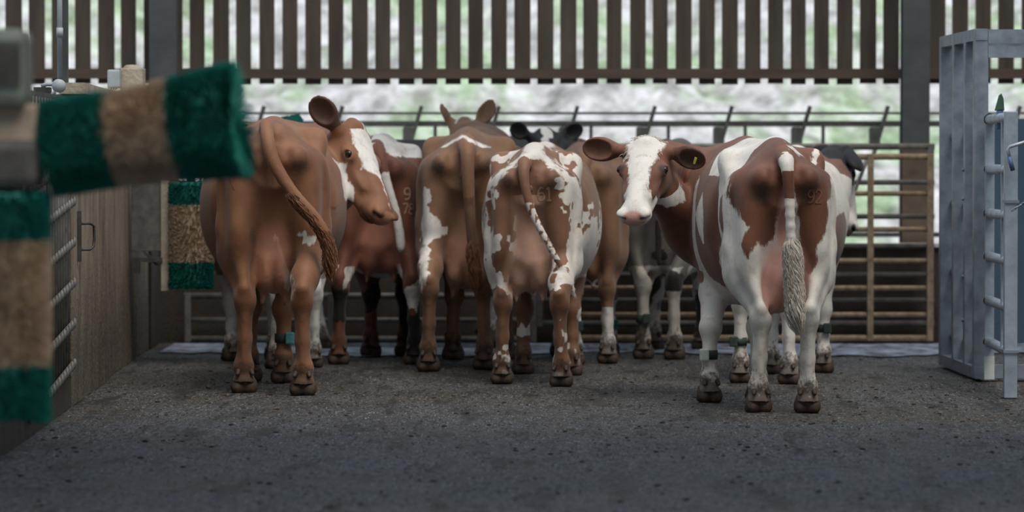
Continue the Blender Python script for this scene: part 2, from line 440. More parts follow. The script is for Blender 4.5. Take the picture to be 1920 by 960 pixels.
# outside: yard and bank
m = MB(); m.box((-40, 29.45, -.25), (40, 47, -.02)); tag(m.build('floor_yard', M['yard']), kind='structure')
def bank():
    nx, ny = 120, 70; vs = []
    for j in range(ny+1):
        for i in range(nx+1):
            X = -22 + 44*i/nx; t = j/ny; Y = 42 + 22*t
            z = -.1 + 11*t**.9 + (mnoise.noise(Vector((X*.5, Y*.5, 0)))*.7 + mnoise.noise(Vector((X*1.9, Y*1.9, 3)))*.28)*min(1, t*8)
            vs.append((X, Y, z))
    fs = [(j*(nx+1)+i, j*(nx+1)+i+1, (j+1)*(nx+1)+i+1, (j+1)*(nx+1)+i) for j in range(ny) for i in range(nx)]
    m = MB().add(vs, fs, True); o = m.build('rubble_bank', M['bank']); tag(o, 'pale rubble bank with green weeds rising behind the barn', 'bank', kind='structure')
bank()
# ------------------------------------------------------------------ feed barrier along the back
e = empty('feed_barrier', (1.0, 31.0, 0), 'grey tubular feed barrier with slanted locking bars behind the cows', 'fence')
D = 31.0; kx = D/FPX; zz = lambda py: at(960, py, D).z; xx = lambda px: (px-960)*kx
m = MB(); m.tube([(xx(200), D, zz(232)), (xx(1960), D, zz(232))], .024, 10); m.build('top_rail', M['barrier'], e)
m = MB(); m.tube([(xx(200), D+.12, zz(212)), (xx(1960), D+.12, zz(212))], .010, 8); m.build('neck_rail', M['barrier'], e)
for i, px in enumerate([345, 490, 637, 785, 930, 1077, 1222, 1366, 1512, 1658, 1803, 1905]):
    m = MB(); m.beam((xx(px-24), D-.03, zz(300)), (xx(px+6), D-.03, zz(199)), .03, .06, (0, 1, 0)); m.build('slanted_bar', M['barrier'], e)
    m = MB(); m.box((xx(px-30), D-.045, zz(272)), (xx(px-8), D-.0, zz(238)), .02); m.build('latch_plate', M['barrier'], e)
    m = MB(); m.tube([(xx(px+31), D, zz(232)), (xx(px+31), D, .0)], .014, 8); m.build('upright', M['barrier'], e)
m = MB(); m.tube([(xx(200), D, zz(440)), (xx(1960), D, zz(440))], .02, 10); m.build('bottom_rail', M['galv_dull'], e)

# gates across the back right
def gate(D, px0, px1, bars, stiles, mat, r, label, name='tubular_gate', last=None):
    k = D/FPX; X = lambda px: (px-960)*k; Z = lambda py: at(960, py, D).z
    e = empty(name, ((X(px0)+X(px1))/2, D, max(0, Z(bars[-1])-.05)), label, 'gate', 'gates across the back')
    for b in bars:
        rr = r*1.25 if b in (bars[0], bars[-1]) else r
        m = MB(); m.tube([(X(px0), D, Z(b)), (X(px1), D, Z(b))], rr, 10); m.build('bar', mat, e)
    for s in stiles:
        m = MB(); m.box((X(s)-.022, D-.03, Z(bars[-1])-.02), (X(s)+.022, D+.005, Z(bars[0])+.02), .004); m.build('stile', mat, e)
    return e
gate(29.12, 1010, 1752, [275, 342, 406, 461, 515, 563, 607], [1012, 1745], M['galv_dull'], .020, 'grey tube gate behind the mud-splashed gate at back right')
g1 = gate(28.97, 1060, 1750, [294, 363, 430, 489, 540, 590, 634], [1062, 1632, 1744], M['rusty'], .019, 'mud-splashed tube gate at back right between the cows and the galvanised pen')
for (a, b) in ((1600, 330), (1600, 470)):
    pass
m = MB(); m.tube([at(1560, 470, 29.04), at(1625, 300, 29.04)], .014, 8); c_ = m.build('brace', M['galv_dull'], g1)
gate(29.1, 345, 1005, [555, 600, 636], [352, 620, 1000], M['galv_dull'], .02, 'low grey tube gate along the back left wall behind the cows')

# ------------------------------------------------------------------ galvanised pen on the right
e = empty('handling_crate', (3.0, 25.0, 0), 'tall galvanised steel handling crate standing at the right', 'crate')
def pp(px, py, D): return at(px, py, D)
XS = lambda d: 2.84 - .02373*(d - 24.2)
Ht = 2.13
for i, (d, w) in enumerate(((24.25, .085), (24.72, .07), (25.25, .07), (25.85, .075))):
    m = MB(); m.box((XS(d)-w/2, d-.045, .02), (XS(d)+w/2, d+.045, Ht), .005); m.build('upright', M['galv'], e)
for z, hh in ((Ht-.03, .07), (.05, .07)):
    m = MB(); m.beam((XS(24.2), 24.2, z), (XS(25.9), 25.9, z), .07, hh); m.build('side_rail', M['galv'], e)
for z in (1.49, 1.06, .62, .20):
    m = MB(); m.tube([(XS(24.2)+.05, 24.25, z), (XS(25.9)+.05, 25.85, z)], .028, 12); m.build('side_tube', M['galv'], e)
m = MB(); m.box((2.88, 24.2, Ht-.085), (6.0, 24.26, Ht)); m.box((2.88, 24.2, Ht-.17), (6.0, 24.26, Ht-.10)); m.build('front_rail', M['galv'], e)
m = MB(); m.box((2.88, 24.2, .02), (6.0, 24.27, .10)); m.build('sill', M['galv'], e)
m = MB(); m.box((2.82, 25.85, Ht-.08), (6.0, 25.9, Ht)); m.build('rear_rail', M['galv'], e)
m = MB(); m.box((3.04, 25.3, .18), (6.0, 25.33, 1.60)); m.build('sheet_panel', M['blue_sheet'], e)
m = MB(); m.box((XS(25.9)-.01, 25.87, 1.7), (XS(25.9)+.16, 25.89, 1.95)); m.build('gusset', M['galv'], e)
for z in (.35, .62, 1.1, 1.28):
    m = MB(); m.lathe([(.0, -.012), (.012, -.012), (.012, 0)], (XS(24.72)-.036, 24.72, z), (1, 0, 0), 8); m.build('bolt', M['galv'], e)
# small gate in front of the crate
G0 = Vector((2.875, 24.08, 0)); G1 = Vector((2.835, 22.66, 0)); dv = (G1-G0)
e = empty('metal_gate', (3.05, 23.4, .1), 'small galvanised gate hung on the front of the crate at far right', 'gate')
Gp = lambda t, z: (G0.x+dv.x*t, G0.y+dv.y*t, z)
for z in (1.585, 1.285, 1.02, .76, .495, .245):
    m = MB(); m.tube([Gp(-.03, z), Gp(.93, z)], .03, 12); m.lathe([(0, -.02), (.03, -.014), (.036, 0), (.036, .03)], Gp(-.03, z), dv, 12); m.build('bar', M['galv_light'], e)
for t, w in ((.0, .055), (.70, .05)):
    m = MB(); m.beam(Gp(t, .05 if t == 0 else .24), Gp(t, 1.56), w, .03, (0, 1, 0)); m.build('stile', M['galv_light'], e)
m = MB(); m.beam(Gp(0, .02), Gp(0, .16), .06, .035, (0, 1, 0)); m.build('foot_sleeve', M['white_plastic'], e)
m = MB(); p = Gp(.42, 1.585)
m.box((p[0]-.02, p[1]-.05, 1.52), (p[0]+.02, p[1]-.03, 1.64), .005); lt = m.build('latch', M['blue_grip'], e)
m = MB(); m.add([(p[0]-.03, p[1]-.05, 1.63), (p[0]+.025, p[1]-.05, 1.63), (p[0]+.02, p[1]-.05, 1.70), (p[0]+.008, p[1]-.05, 1.73), (p[0]-.005, p[1]-.05, 1.72), (p[0]-.03, p[1]-.02, 1.63), (p[0]+.025, p[1]-.02, 1.63), (p[0]+.02, p[1]-.02, 1.70), (p[0]+.008, p[1]-.02, 1.73), (p[0]-.005, p[1]-.02, 1.72)],
    [(0,1,2,3,4), (9,8,7,6,5), (0,5,6,1), (1,6,7,2), (2,7,8,3), (3,8,9,4), (4,9,5,0)]); o = m.build('latch_tab', M['green_paint'], e)
# front post, lever and chain
e = empty('gate_post', (at(1895, 700, 22.55).x, 22.55, 0), 'slim galvanised post at the right edge with bent lever and chain', 'post')
x0 = at(1895, 700, 22.55).x
m = MB(); m.box((x0-.037, 22.52, 0), (x0+.037, 22.58, 1.615), .004); m.build('post', M['galv_light'], e)
for z in (.255, 1.10):
    m = MB(); m.box((x0-.043, 22.51, z), (x0+.043, 22.59, z+.016)); m.build('collar', M['galv'], e)
m = MB(); P = lambda px, py: at(px, py, 22.46)
m.tube([P(1935, 262), P(1893, 275), P(1889, 280), P(1893, 298)], .010, 10); lv = m.build('lever', M['galv_light'], e)
m = MB(); m.tube([P(1892, 294), P(1899, 320)], .013, 10); o = m.build('lever_grip', M['blue_grip'], e)
for i in range(6):
    a = P(1897+i*7, 395-i*4.5); b = P(1908+i*7, 388-i*4.5); a = Vector(a); b = Vector(b); c = (a+b)/2; d = (b-a)/2; n_ = Vector((0, 1, 0)) if i % 2 else Vector((.5, 0, .85))
    n_ = d.cross(n_).normalized()*.009 if False else n_*.009
    m = MB(); m.tube([c + d*math.cos(t)*1.1 + n_*math.sin(t) for t in np.linspace(0, 2*math.pi, 13)], .0035, 6, False); m.build('chain_link', M['galv'], e)

# ------------------------------------------------------------------ rotating cow brushes
def bristle_head(parent, origin, axis, bands, r, name='bristle_band', n_per=5200, seed=1, flare=0.0, thick=.004):
    """dense radial filaments around a core; bands: (length, material)"""
    R = random.Random(seed); ax = Vector(axis).normalized(); ref = ax.cross(Vector((0, 0, 1)))
    if ref.length < .05: ref = Vector((1, 0, 0))
    ref.normalize(); q = ax.cross(ref); o = Vector(origin); t0 = 0; tot = sum(b[0] for b in bands)
    for L, mat in bands:
        m = MB(); n = int(n_per*L/tot)
        for _ in range(n):
            s = R.random()*L + t0; a = R.random()*2*math.pi; dr = ref*math.cos(a) + q*math.sin(a)
            u = (s/tot)*2 - 1; rr = r(s/tot)*(1 + R.uniform(-.035, .02)) if callable(r) else r*(1 + R.uniform(-.04, .025))
            tilt = u*abs(u)**2*flare
            tip = o + ax*(s + tilt + R.gauss(0, .008)) + dr*rr; base = o + ax*s + dr*.06
            tn = dr.cross(ax).normalized()
            sag = tn*R.gauss(0, .012)
            mid = base.lerp(tip, .6) + sag*.3
            w = tn*thick*.5; w2 = ax*thick*.5
            m.add([base-w*1.0, base+w*1.0, mid+w, mid-w, tip+sag+w*.7, tip+sag-w*.7], [(0,1,2,3), (3,2,4,5)])
            m.add([base-w2, base+w2, mid+w2, mid-w2, tip+sag+w2*.7, tip+sag-w2*.7], [(0,1,2,3), (3,2,4,5)])
        rc_ = (r(.5) if callable(r) else r)
        prof = []
        for k in range(5):
            f = k/4; s = t0 + L*f; rr = (r(s/tot) if callable(r) else r)*.86
            prof.append((rr, s))
        if t0 == 0: prof = [(.02, .012)] + prof
        if abs(t0+L-tot) < 1e-6: prof = prof + [(.02, tot-.012)]
        m.lathe(prof, o, ax, 40)
        m.build(name, mat, parent)
        t0 += L
# near brush: motor, arm, horizontal and upright brushes
DN = 12.8; A_ = lambda px, py, d=DN: at(px, py, d)
e = empty('cow_brush', A_(20, 560, DN+.02), 'near rotating cow brush with green and beige bristles at left edge', 'brush', 'rotating cow brushes on the left wall')
hb0 = A_(108, 276, 12.85); hb1 = A_(438, 226, 12.78); ax = hb1 - hb0
bristle_head(e, hb0, ax, [(ax.length*.32, M['br_green']), (ax.length*.35, M['br_beige']), (ax.length*.33, M['br_green'])], lambda f: .158 + .032*max(0, f-.5)/.5, n_per=15000, seed=2, flare=.03, thick=.005)
vb = A_(-2, 785, DN); bristle_head(e, vb, (0, 0, 1), [(.170, M['br_green']), (.402, M['br_beige']), (.152, M['br_green'])], .166, n_per=13000, seed=3, flare=.0, thick=.005)
m = MB(); m.tube([vb + Vector((0, 0, .70)), vb + Vector((0, 0, .86))], .05, 20); m.tube([hb0 - ax.normalized()*.20, hb0 + ax.normalized()*.02], .055, 20); m.build('drive_shaft', M['dark_steel'], e)
m = MB(); c = A_(20, 300, DN); m.box((c.x-.16, c.y-.13, A_(0, 352).z), (c.x+.10, c.y+.13, A_(0, 262).z), .03); m.build('gearbox', M['dark_steel'], e)
m = MB(); c = A_(0, 245); m.box((c.x-.5, c.y-.07, A_(0, 285).z), (A_(74, 0).x, c.y+.07, A_(0, 196).z), .012); m.build('arm', M['arm_beige'], e)
m = MB(); c = A_(20, 120); m.box((c.x-.10, c.y-.12, A_(0, 203).z), (A_(57, 0).x, c.y+.12, A_(0, 55).z), .035); mo = m.build('motor_housing', M['near_motor'], e)
m = MB()
for i in range(7):
    xx_ = A_(4+7*i, 0).x; m.box((xx_-.003, c.y-.135, A_(0, 160).z), (xx_+.003, c.y-.115, A_(0, 80).z))
m.build('cooling_fin', M['dark_steel'], e)
wl_ = WX(DN)
m = MB(); m.beam((wl_-.1, DN, 1.42), (A_(0, 0).x-.3, DN, 1.42), .10, .14); m.box((wl_-.06, DN-.2, .9), (wl_-.02, DN+.2, 1.75)); m.build('wall_bracket', M['dark_steel'], e)

# far brush on the left wall near the back
DF = 26.3; F_ = lambda px, py, d=DF: at(px, py, d)
c = F_(358, 440)
e = empty('cow_brush', (c.x, c.y, .72), 'far upright cow brush hanging beside the left wall behind the brown cow', 'brush', 'rotating cow brushes on the left wall')
b0 = F_(358, 540); L = 200/FPX*DF
bristle_head(e, b0, (0, 0, 1), [(L*.24, M['br_green']), (L*.54, M['br_beige']), (L*.22, M['br_green'])], .150, n_per=6500, seed=5, thick=.006)
m = MB(); p0 = F_(310, 328); m.beam(F_(310, 545), F_(310, 320), .055, .03, (0, 1, 0)); m.build('channel_post', M['dusty_box'], e)
m = MB(); m.beam(F_(268, 470), F_(312, 515), .02, .02, (0, 1, 0)); m.beam(F_(246, 487), F_(305, 487), .03, .05, (0, 1, 0)); m.box((F_(248, 0).x, DF-.05, F_(0, 512).z), (F_(262, 0).x, DF+.03, F_(0, 485).z)); m.build('lower_arm', M['dark_steel'], e)
m = MB(); m.box((F_(246, 0).x, DF+.0, F_(0, 471).z), (F_(304, 0).x, DF+.02, F_(0, 330).z), .004); m.build('guard_plate', M['galv_dull'], e)
m = MB(); m.beam(F_(246, 328), F_(385, 318), .04, .05); m.tube([F_(358, 345), F_(358, 235)], .03, 10); m.build('upper_arm', M['dark_steel'], e)
h0 = F_(420, 262, 26.6); h1 = F_(563, 232, 26.9); ax = h1-h0
bristle_head(e, h0, ax, [(ax.length*.3, M['br_green']), (ax.length*.4, M['br_beige']), (ax.length*.3, M['br_green'])], lambda f: .09 - .025*f, n_per=2600, seed=6, thick=.006)
# motor box on the wall post
e = empty('motor_box', F_(238, 168, 24.6), 'dusty motor box on top of the left wall behind the near brush', 'motor')
m = MB(); m.box((F_(229, 0, 24.6).x, 24.5, F_(0, 186, 24.6).z), (F_(271, 0, 24.6).x, 24.7, F_(0, 128, 24.6).z), .01); m.build('casing', M['dusty_box'], e)
m = MB(); m.box((F_(204, 0, 24.5).x, 24.42, F_(0, 166, 24.5).z), (F_(228, 0, 24.5).x, 24.56, F_(0, 131, 24.5).z), .012); m.build('terminal_box', M['conduit'], e)
m = MB(); m.lathe([(.0, .022), (.03, .02), (.045, .012), (.05, 0), (.05, -.01)], F_(247, 128, 24.6), (0, 0, 1), 20); m.build('cover', M['dusty_box'], e)
for i in range(4):
    m = MB(); a = F_(205+i*5, 166, 24.45)
    m.tube([a, a+Vector((-.03-.01*i, -.02, -.05)), a+Vector((-.07+.03*i, -.03, -.02)), a+Vector((-.03+.04*i, 0, -.09)), a+Vector((.05, 0, -.12))], .0035, 6); m.build('cable', M['dark_steel'], e)
# conduit and elbow on the left
e = empty('electrical_conduit', F_(113, 160, 21.5), 'grey vertical conduit with round junction at the left wall top', 'pipe')
m = MB(); m.tube([F_(113, 160, 21.5), F_(113, -160, 21.5)], .014, 12); m.build('pipe', M['conduit'], e)
m = MB(); m.tube([F_(113, 70, 21.5), F_(113, 52, 21.5)], .018, 12); m.build('coupling', M['conduit'], e)
m = MB(); m.lathe([(0, -.03), (.034, -.03), (.036, -.02), (.036, .02)], F_(111, 161, 21.45), (0, 1, 0), 24); m.build('junction_box', M['conduit'], e)
m = MB(); m.tube([F_(105, 158, 21.5), F_(88, 158, 21.5), F_(78, 162, 21.5)], .012, 10); m.tube([F_(104, 172, 21.5), F_(92, 185, 21.5), F_(90, 215, 21.5)], .011, 10); m.build('branch_pipe', M['conduit'], e)
e2 = MB(); e2.beam(F_(123, 175, 21.7), F_(123, -200, 21.7), .03, .06, (0, 1, 0)); o = e2.build('steel_angle', M['column']); tag(o, 'dark steel angle standing behind the left conduit', 'post')
m = MB(); m.box((F_(66, 0, 21.9).x, 21.84, .0), (F_(96, 0, 21.9).x, 21.94, 1.74)); o = m.build('gate_stanchion', M['dark_steel']); tag(o, 'dark short post under the conduit junction at the left wall', 'post')

# ------------------------------------------------------------------ clods of dung and straw on the floor
R = random.Random(21)
m = MB()
def clod(p, r, sq=.5, sub=2):
    bm = bmesh.new(); bmesh.ops.create_icosphere(bm, subdivisions=sub, radius=1)
    sd = R.random()*90
    for v in bm.verts:
        n = 1 + .45*mnoise.noise(v.co*1.6 + Vector((sd, 0, 0))); v.co = Vector((v.co.x*r*n, v.co.y*r*n*.9, max(-.2, v.co.z)*r*sq*n))
        v.co += Vector(p)
    bm.verts.index_update(); mm = ([v.co[:] for v in bm.verts], [[v.index for v in f.verts] for f in bm.faces]); bm.free(); return mm
for px, py, r, lb in ((832, 800, .016, 'largest dark dung clod on the open floor below the mottled cow'), (1496, 800, .010, 'small dark clod on the floor below the front right cow')):
    mm = MB(); mm.add(*clod(gnd(px, py) + Vector((0, 0, .002)), r), True); o = mm.build('dung_clod', M['muck']); tag(o, lb, 'dung')
for i in range(3800):
    py = R.choice([R.uniform(660, 760), R.uniform(700, 860), R.uniform(730, 955)]); px = R.uniform(-40, 1960); p = gnd(px, py)
    if p.x < WX(p.y)+.05: continue
    v, f = clod(p, R.uniform(.003, .007)*(2.4 if R.random() < .10 else 1), .45, 1); m.add(v, f, True)
o = m.build('scattered_muck', M['muck']); tag(o, 'small dark crumbs of muck scattered over the barn floor', 'muck', kind='stuff')
# ------------------------------------------------------------------ distance-field modelling of the animals
class Field:
    def __init__(s, lo, hi, h):
        s.lo = np.array(lo, np.float32); s.h = h
        s.n = np.ceil((np.array(hi) - s.lo) / h).astype(int) + 1
        s.F = np.full(s.n, 0.5, np.float32)
        s.ax = [s.lo[i] + h * np.arange(s.n[i], dtype=np.float32) for i in range(3)]
    def sub(s, lo, hi):
        i0 = np.clip(np.floor((np.array(lo) - s.lo) / s.h).astype(int), 0, s.n)
        i1 = np.clip(np.ceil((np.array(hi) - s.lo) / s.h).astype(int) + 1, 0, s.n)
        if np.any(i1 <= i0): return None
        sl = tuple(slice(a, b) for a, b in zip(i0, i1))
        g = [s.ax[0][sl[0]][:, None, None], s.ax[1][sl[1]][None, :, None], s.ax[2][sl[2]][None, None, :]]
        return sl, g
    def comb(s, sl, d, k, op):
        a = s.F[sl]
        if op == 'sub':
            h = np.maximum(k - np.abs(a + d), 0) / k
            s.F[sl] = np.maximum(a, -d) + h * h * k * .25
        else:
            h = np.maximum(k - np.abs(a - d), 0) / k
            s.F[sl] = np.minimum(a, d) - h * h * k * .25

def surface_nets(fd):
    F = fd.F; nx, ny, nz = F.shape; S = F < 0
    c = [(i, j, k) for i in (0, 1) for j in (0, 1) for k in (0, 1)]
    cnt = sum(S[i:nx-1+i, j:ny-1+j, k:nz-1+k].astype(np.int8) for i, j, k in c)
    act = (cnt > 0) & (cnt < 8)
    idx = np.argwhere(act); N = len(idx)
    vid = np.full(act.shape, -1, np.int64); vid[act] = np.arange(N)
    acc = np.zeros((N, 3)); w = np.zeros(N)
    val = {q: F[idx[:, 0]+q[0], idx[:, 1]+q[1], idx[:, 2]+q[2]] for q in c}
    for a in c:
        for ax in range(3):
            if a[ax]: continue
            b = list(a); b[ax] = 1; b = tuple(b)
            va, vb = val[a], val[b]; m = (va < 0) != (vb < 0)
            t = np.where(m, va / np.where(m, va - vb, 1), 0)
            p = np.tile(np.array(a, float), (N, 1)); p[:, ax] = t
            acc[m] += p[m]; w += m
    V = fd.lo + (idx + acc / w[:, None]) * fd.h
    quads = []
    for ax in range(3):
        o = [x for x in range(3) if x != ax]
        sh = [nx, ny, nz]
        slA = [slice(None)] * 3; slB = [slice(None)] * 3
        slA[ax] = slice(0, sh[ax]-1); slB[ax] = slice(1, sh[ax])
        for q in o: slA[q] = slice(1, sh[q]-1); slB[q] = slice(1, sh[q]-1)
        A = S[tuple(slA)]; B = S[tuple(slB)]
        e = np.argwhere(A != B)
        if not len(e): continue
        flip = A[e[:, 0], e[:, 1], e[:, 2]]
        base = e.copy()          # cell index with offset -1 on o axes becomes e (since started at 1)
        def cell(da, db):
            q = base.copy(); q[:, o[0]] += da; q[:, o[1]] += db
            return vid[q[:, 0], q[:, 1], q[:, 2]]
        Q = np.stack([cell(0, 0), cell(1, 0), cell(1, 1), cell(0, 1)], 1)
        if ax == 1: flip = ~flip
        Q[~flip] = Q[~flip][:, ::-1]
        quads.append(Q)
    Q = np.concatenate(quads); Q = Q[(Q >= 0).all(1)]
    return V, Q

class Body:
    """list of primitives, evaluated on any grid"""
    def __init__(s): s.p = []
    def rc(s, a, b, ra, rb, k=.04, op='add', flat=None):
        s.p.append(('rc', np.array(a, float), np.array(b, float), ra, rb, k, op, flat))
    def chain(s, pts, rs, k=.04, flat=None):
        for i in range(len(pts)-1): s.rc(pts[i], pts[i+1], rs[i], rs[i+1], k, 'add', flat)
    def ell(s, c, r, k=.05, R=None, op='add'):
        s.p.append(('ell', np.array(c, float), np.array(r, float), np.eye(3) if R is None else np.array(R, float), None, k, op, None))
    def torso(s, T): s.p.append(('torso', np.array(T, float)))
    def fn(s, f): s.p.append(('fn', f))
    def eval(s, fd):
        for p in s.p:
            if p[0] == 'rc':
                _, a, b, ra, rb, k, op, flat = p; m = max(ra, rb) + k + fd.h * 2
                g = fd.sub(np.minimum(a, b) - m, np.maximum(a, b) + m)
                if g is None: continue
                sl, (X, Y, Z) = g; d = b - a; L2 = float(d @ d) + 1e-12
                x, y, z = X - a[0], Y - a[1], Z - a[2]
                t = np.clip((x*d[0] + y*d[1] + z*d[2]) / L2, 0, 1)
                ex, ey, ez = x - t*d[0], y - t*d[1], z - t*d[2]
                if flat: ex, ey, ez = ex*flat[0], ey*flat[1], ez*flat[2]
                fd.comb(sl, (np.sqrt(ex*ex + ey*ey + ez*ez) - (ra + (rb-ra)*t)).astype(np.float32), k, op)
            elif p[0] == 'ell':
                _, c, r, R, _, k, op, _ = p
                m = np.sqrt(((R * r[None, :])**2).sum(1)) + k + fd.h * 2
                g = fd.sub(c - m, c + m)
                if g is None: continue
                sl, (X, Y, Z) = g; x, y, z = X - c[0], Y - c[1], Z - c[2]
                k0 = 0; k1 = 0
                for i in range(3):
                    q = (x*R[0, i] + y*R[1, i] + z*R[2, i]) / r[i]
                    k0 = k0 + q*q; k1 = k1 + (q/r[i])**2
                k0 = np.sqrt(k0); k1 = np.sqrt(k1) + 1e-9
                fd.comb(sl, (k0 * (k0 - 1) / k1).astype(np.float32), k, op)
            elif p[0] == 'torso':
                T = p[1]; g = fd.sub((-.8, T[0, 0]-.15, .2), (.8, T[-1, 0]+.15, 1.8))
                if g is None: continue
                sl, (X, Y, Z) = g; y = Y.ravel()
                # smooth interpolation of the stations
                ys = np.clip(y, T[0, 0], T[-1, 0])
                def S(ci):
                    d = np.gradient(T[:, ci], T[:, 0])
                    i = np.clip(np.searchsorted(T[:, 0], ys, side='right') - 1, 0, len(T)-2)
                    hh = T[i+1, 0] - T[i, 0]; t = (ys - T[i, 0]) / hh
                    return ((2*t**3-3*t**2+1)*T[i, ci] + (t**3-2*t**2+t)*hh*d[i] + (-2*t**3+3*t**2)*T[i+1, ci] + (t**3-t**2)*hh*d[i+1])[None, :, None]
                zc, w, ht, hb, nt_ = S(1), S(2), S(3), S(4), S(5)
                dz = Z - zc; hz = np.where(dz > 0, ht, hb); n = np.where(dz > 0, nt_, 2.1)
                q = ((np.abs(X)/w)**n + (np.abs(dz)/hz)**n + 1e-9)**(1/n)
                d = (q - 1) * np.minimum(w, hz)
                over = np.maximum(np.maximum(T[0, 0] - Y, Y - T[-1, 0]), 0)
                d = np.where(over > 0, np.sqrt(np.maximum(d, 0)**2 + over**2) + np.minimum(d, 0)*.0 , np.maximum(d, np.maximum(T[0, 0]-Y, Y-T[-1, 0])))
                fd.comb(sl, d.astype(np.float32), .03, 'add')
            else:
                p[1](fd)
    def value(s, P): pass

def poly_sd(u, v, poly):
    """signed distance, positive inside"""
    P = np.array(poly, float); n = len(P); best = np.full(u.shape, 9.0); ins = np.zeros(u.shape, bool)
    for i in range(n):
        a = P[i]; b = P[(i+1) % n]; e = b - a
        t = np.clip(((u-a[0])*e[0] + (v-a[1])*e[1]) / (e @ e + 1e-12), 0, 1)
        best = np.minimum(best, np.hypot(u-a[0]-t*e[0], v-a[1]-t*e[1]))
        c = ((a[1] > v) != (b[1] > v)) & (u < (b[0]-a[0])*(v-a[1])/((b[1]-a[1]) if b[1] != a[1] else 1e-9) + a[0])
        ins ^= c
    return np.where(ins, best, -best)
def chain_info(P, pts, rs):
    """nearest distance beyond the radius, and the position 0..1 along a chain"""
    pts = np.array(pts, float); L = np.concatenate([[0], np.cumsum(np.linalg.norm(np.diff(pts, axis=0), axis=1))])
    best = np.full(len(P), 9.0); par = np.zeros(len(P))
    for i in range(len(pts)-1):
        a = pts[i]; e = pts[i+1]-a; t = np.clip(((P-a) @ e) / (e @ e), 0, 1)
        d = np.linalg.norm(P - a - t[:, None]*e, axis=1) - (rs[i] + (rs[i+1]-rs[i])*t)
        m = d < best; best = np.where(m, d, best); par = np.where(m, (L[i] + t*(L[i+1]-L[i]))/L[-1], par)
    return best, par
def catmull(pts, rs, m=6):
    pts = [np.array(p, float) for p in pts]; out = []; ro = []
    q = [2*pts[0]-pts[1]] + pts + [2*pts[-1]-pts[-2]]
    for i in range(len(pts)-1):
        for j in range(m):
            t = j/m; a, b, c, d = q[i:i+4]
            out.append(.5*((2*b)+(-a+c)*t+(2*a-5*b+4*c-d)*t*t+(-a+3*b-3*c+d)*t**3)); ro.append(rs[i]+(rs[i+1]-rs[i])*t)
    out.append(pts[-1]); ro.append(rs[-1]); return out, ro

# hoof: one shape, shared mesh data
def make_hoof_mesh():
    B = Body()
    for s in (-1, 1):
        B.rc((s*.027, -.018, .022), (s*.026, .05, .016), .034, .026, .008)
        B.rc((s*.026, -.01, .045), (s*.024, .02, .06), .033, .030, .02)
        B.rc((s*.028, -.044, .108), (s*.034, -.058, .092), .014, .010, .012)
    f = Field((-.09, -.11, -.03), (.09, .11, .17), .0055); B.eval(f)
    Z = f.ax[2][None, None, :]; f.F = np.maximum(f.F, -Z + 0*f.F)
    f.F = np.maximum(f.F, (Z - .118) + 0*f.F)
    V, Q = surface_nets(f)
    me = bpy.data.meshes.new('hoof'); me.from_pydata(V.tolist(), [], Q.tolist())
    me.polygons.foreach_set('use_smooth', [True]*len(Q)); me.materials.append(M['hoof']); return me
HOOF = make_hoof_mesh()

TORSO = [  # y, zc, half width, half height up, half height down, roundness on top
    (-.05, 1.17, .11, .10, .12, 1.9), (.06, 1.13, .195, .235, .20, 1.6), (.22, 1.10, .25, .30, .30, 1.6),
    (.46, 1.08, .285, .33, .40, 1.8), (.75, .99, .34, .40, .41, 2.0), (1.02, .94, .405, .45, .43, 2.15),
    (1.28, .94, .395, .46, .42, 2.15), (1.52, .99, .31, .43, .37, 2.0), (1.72, 1.05, .20, .36, .28, 2.0), (1.86, 1.08, .11, .24, .20, 2.0)]

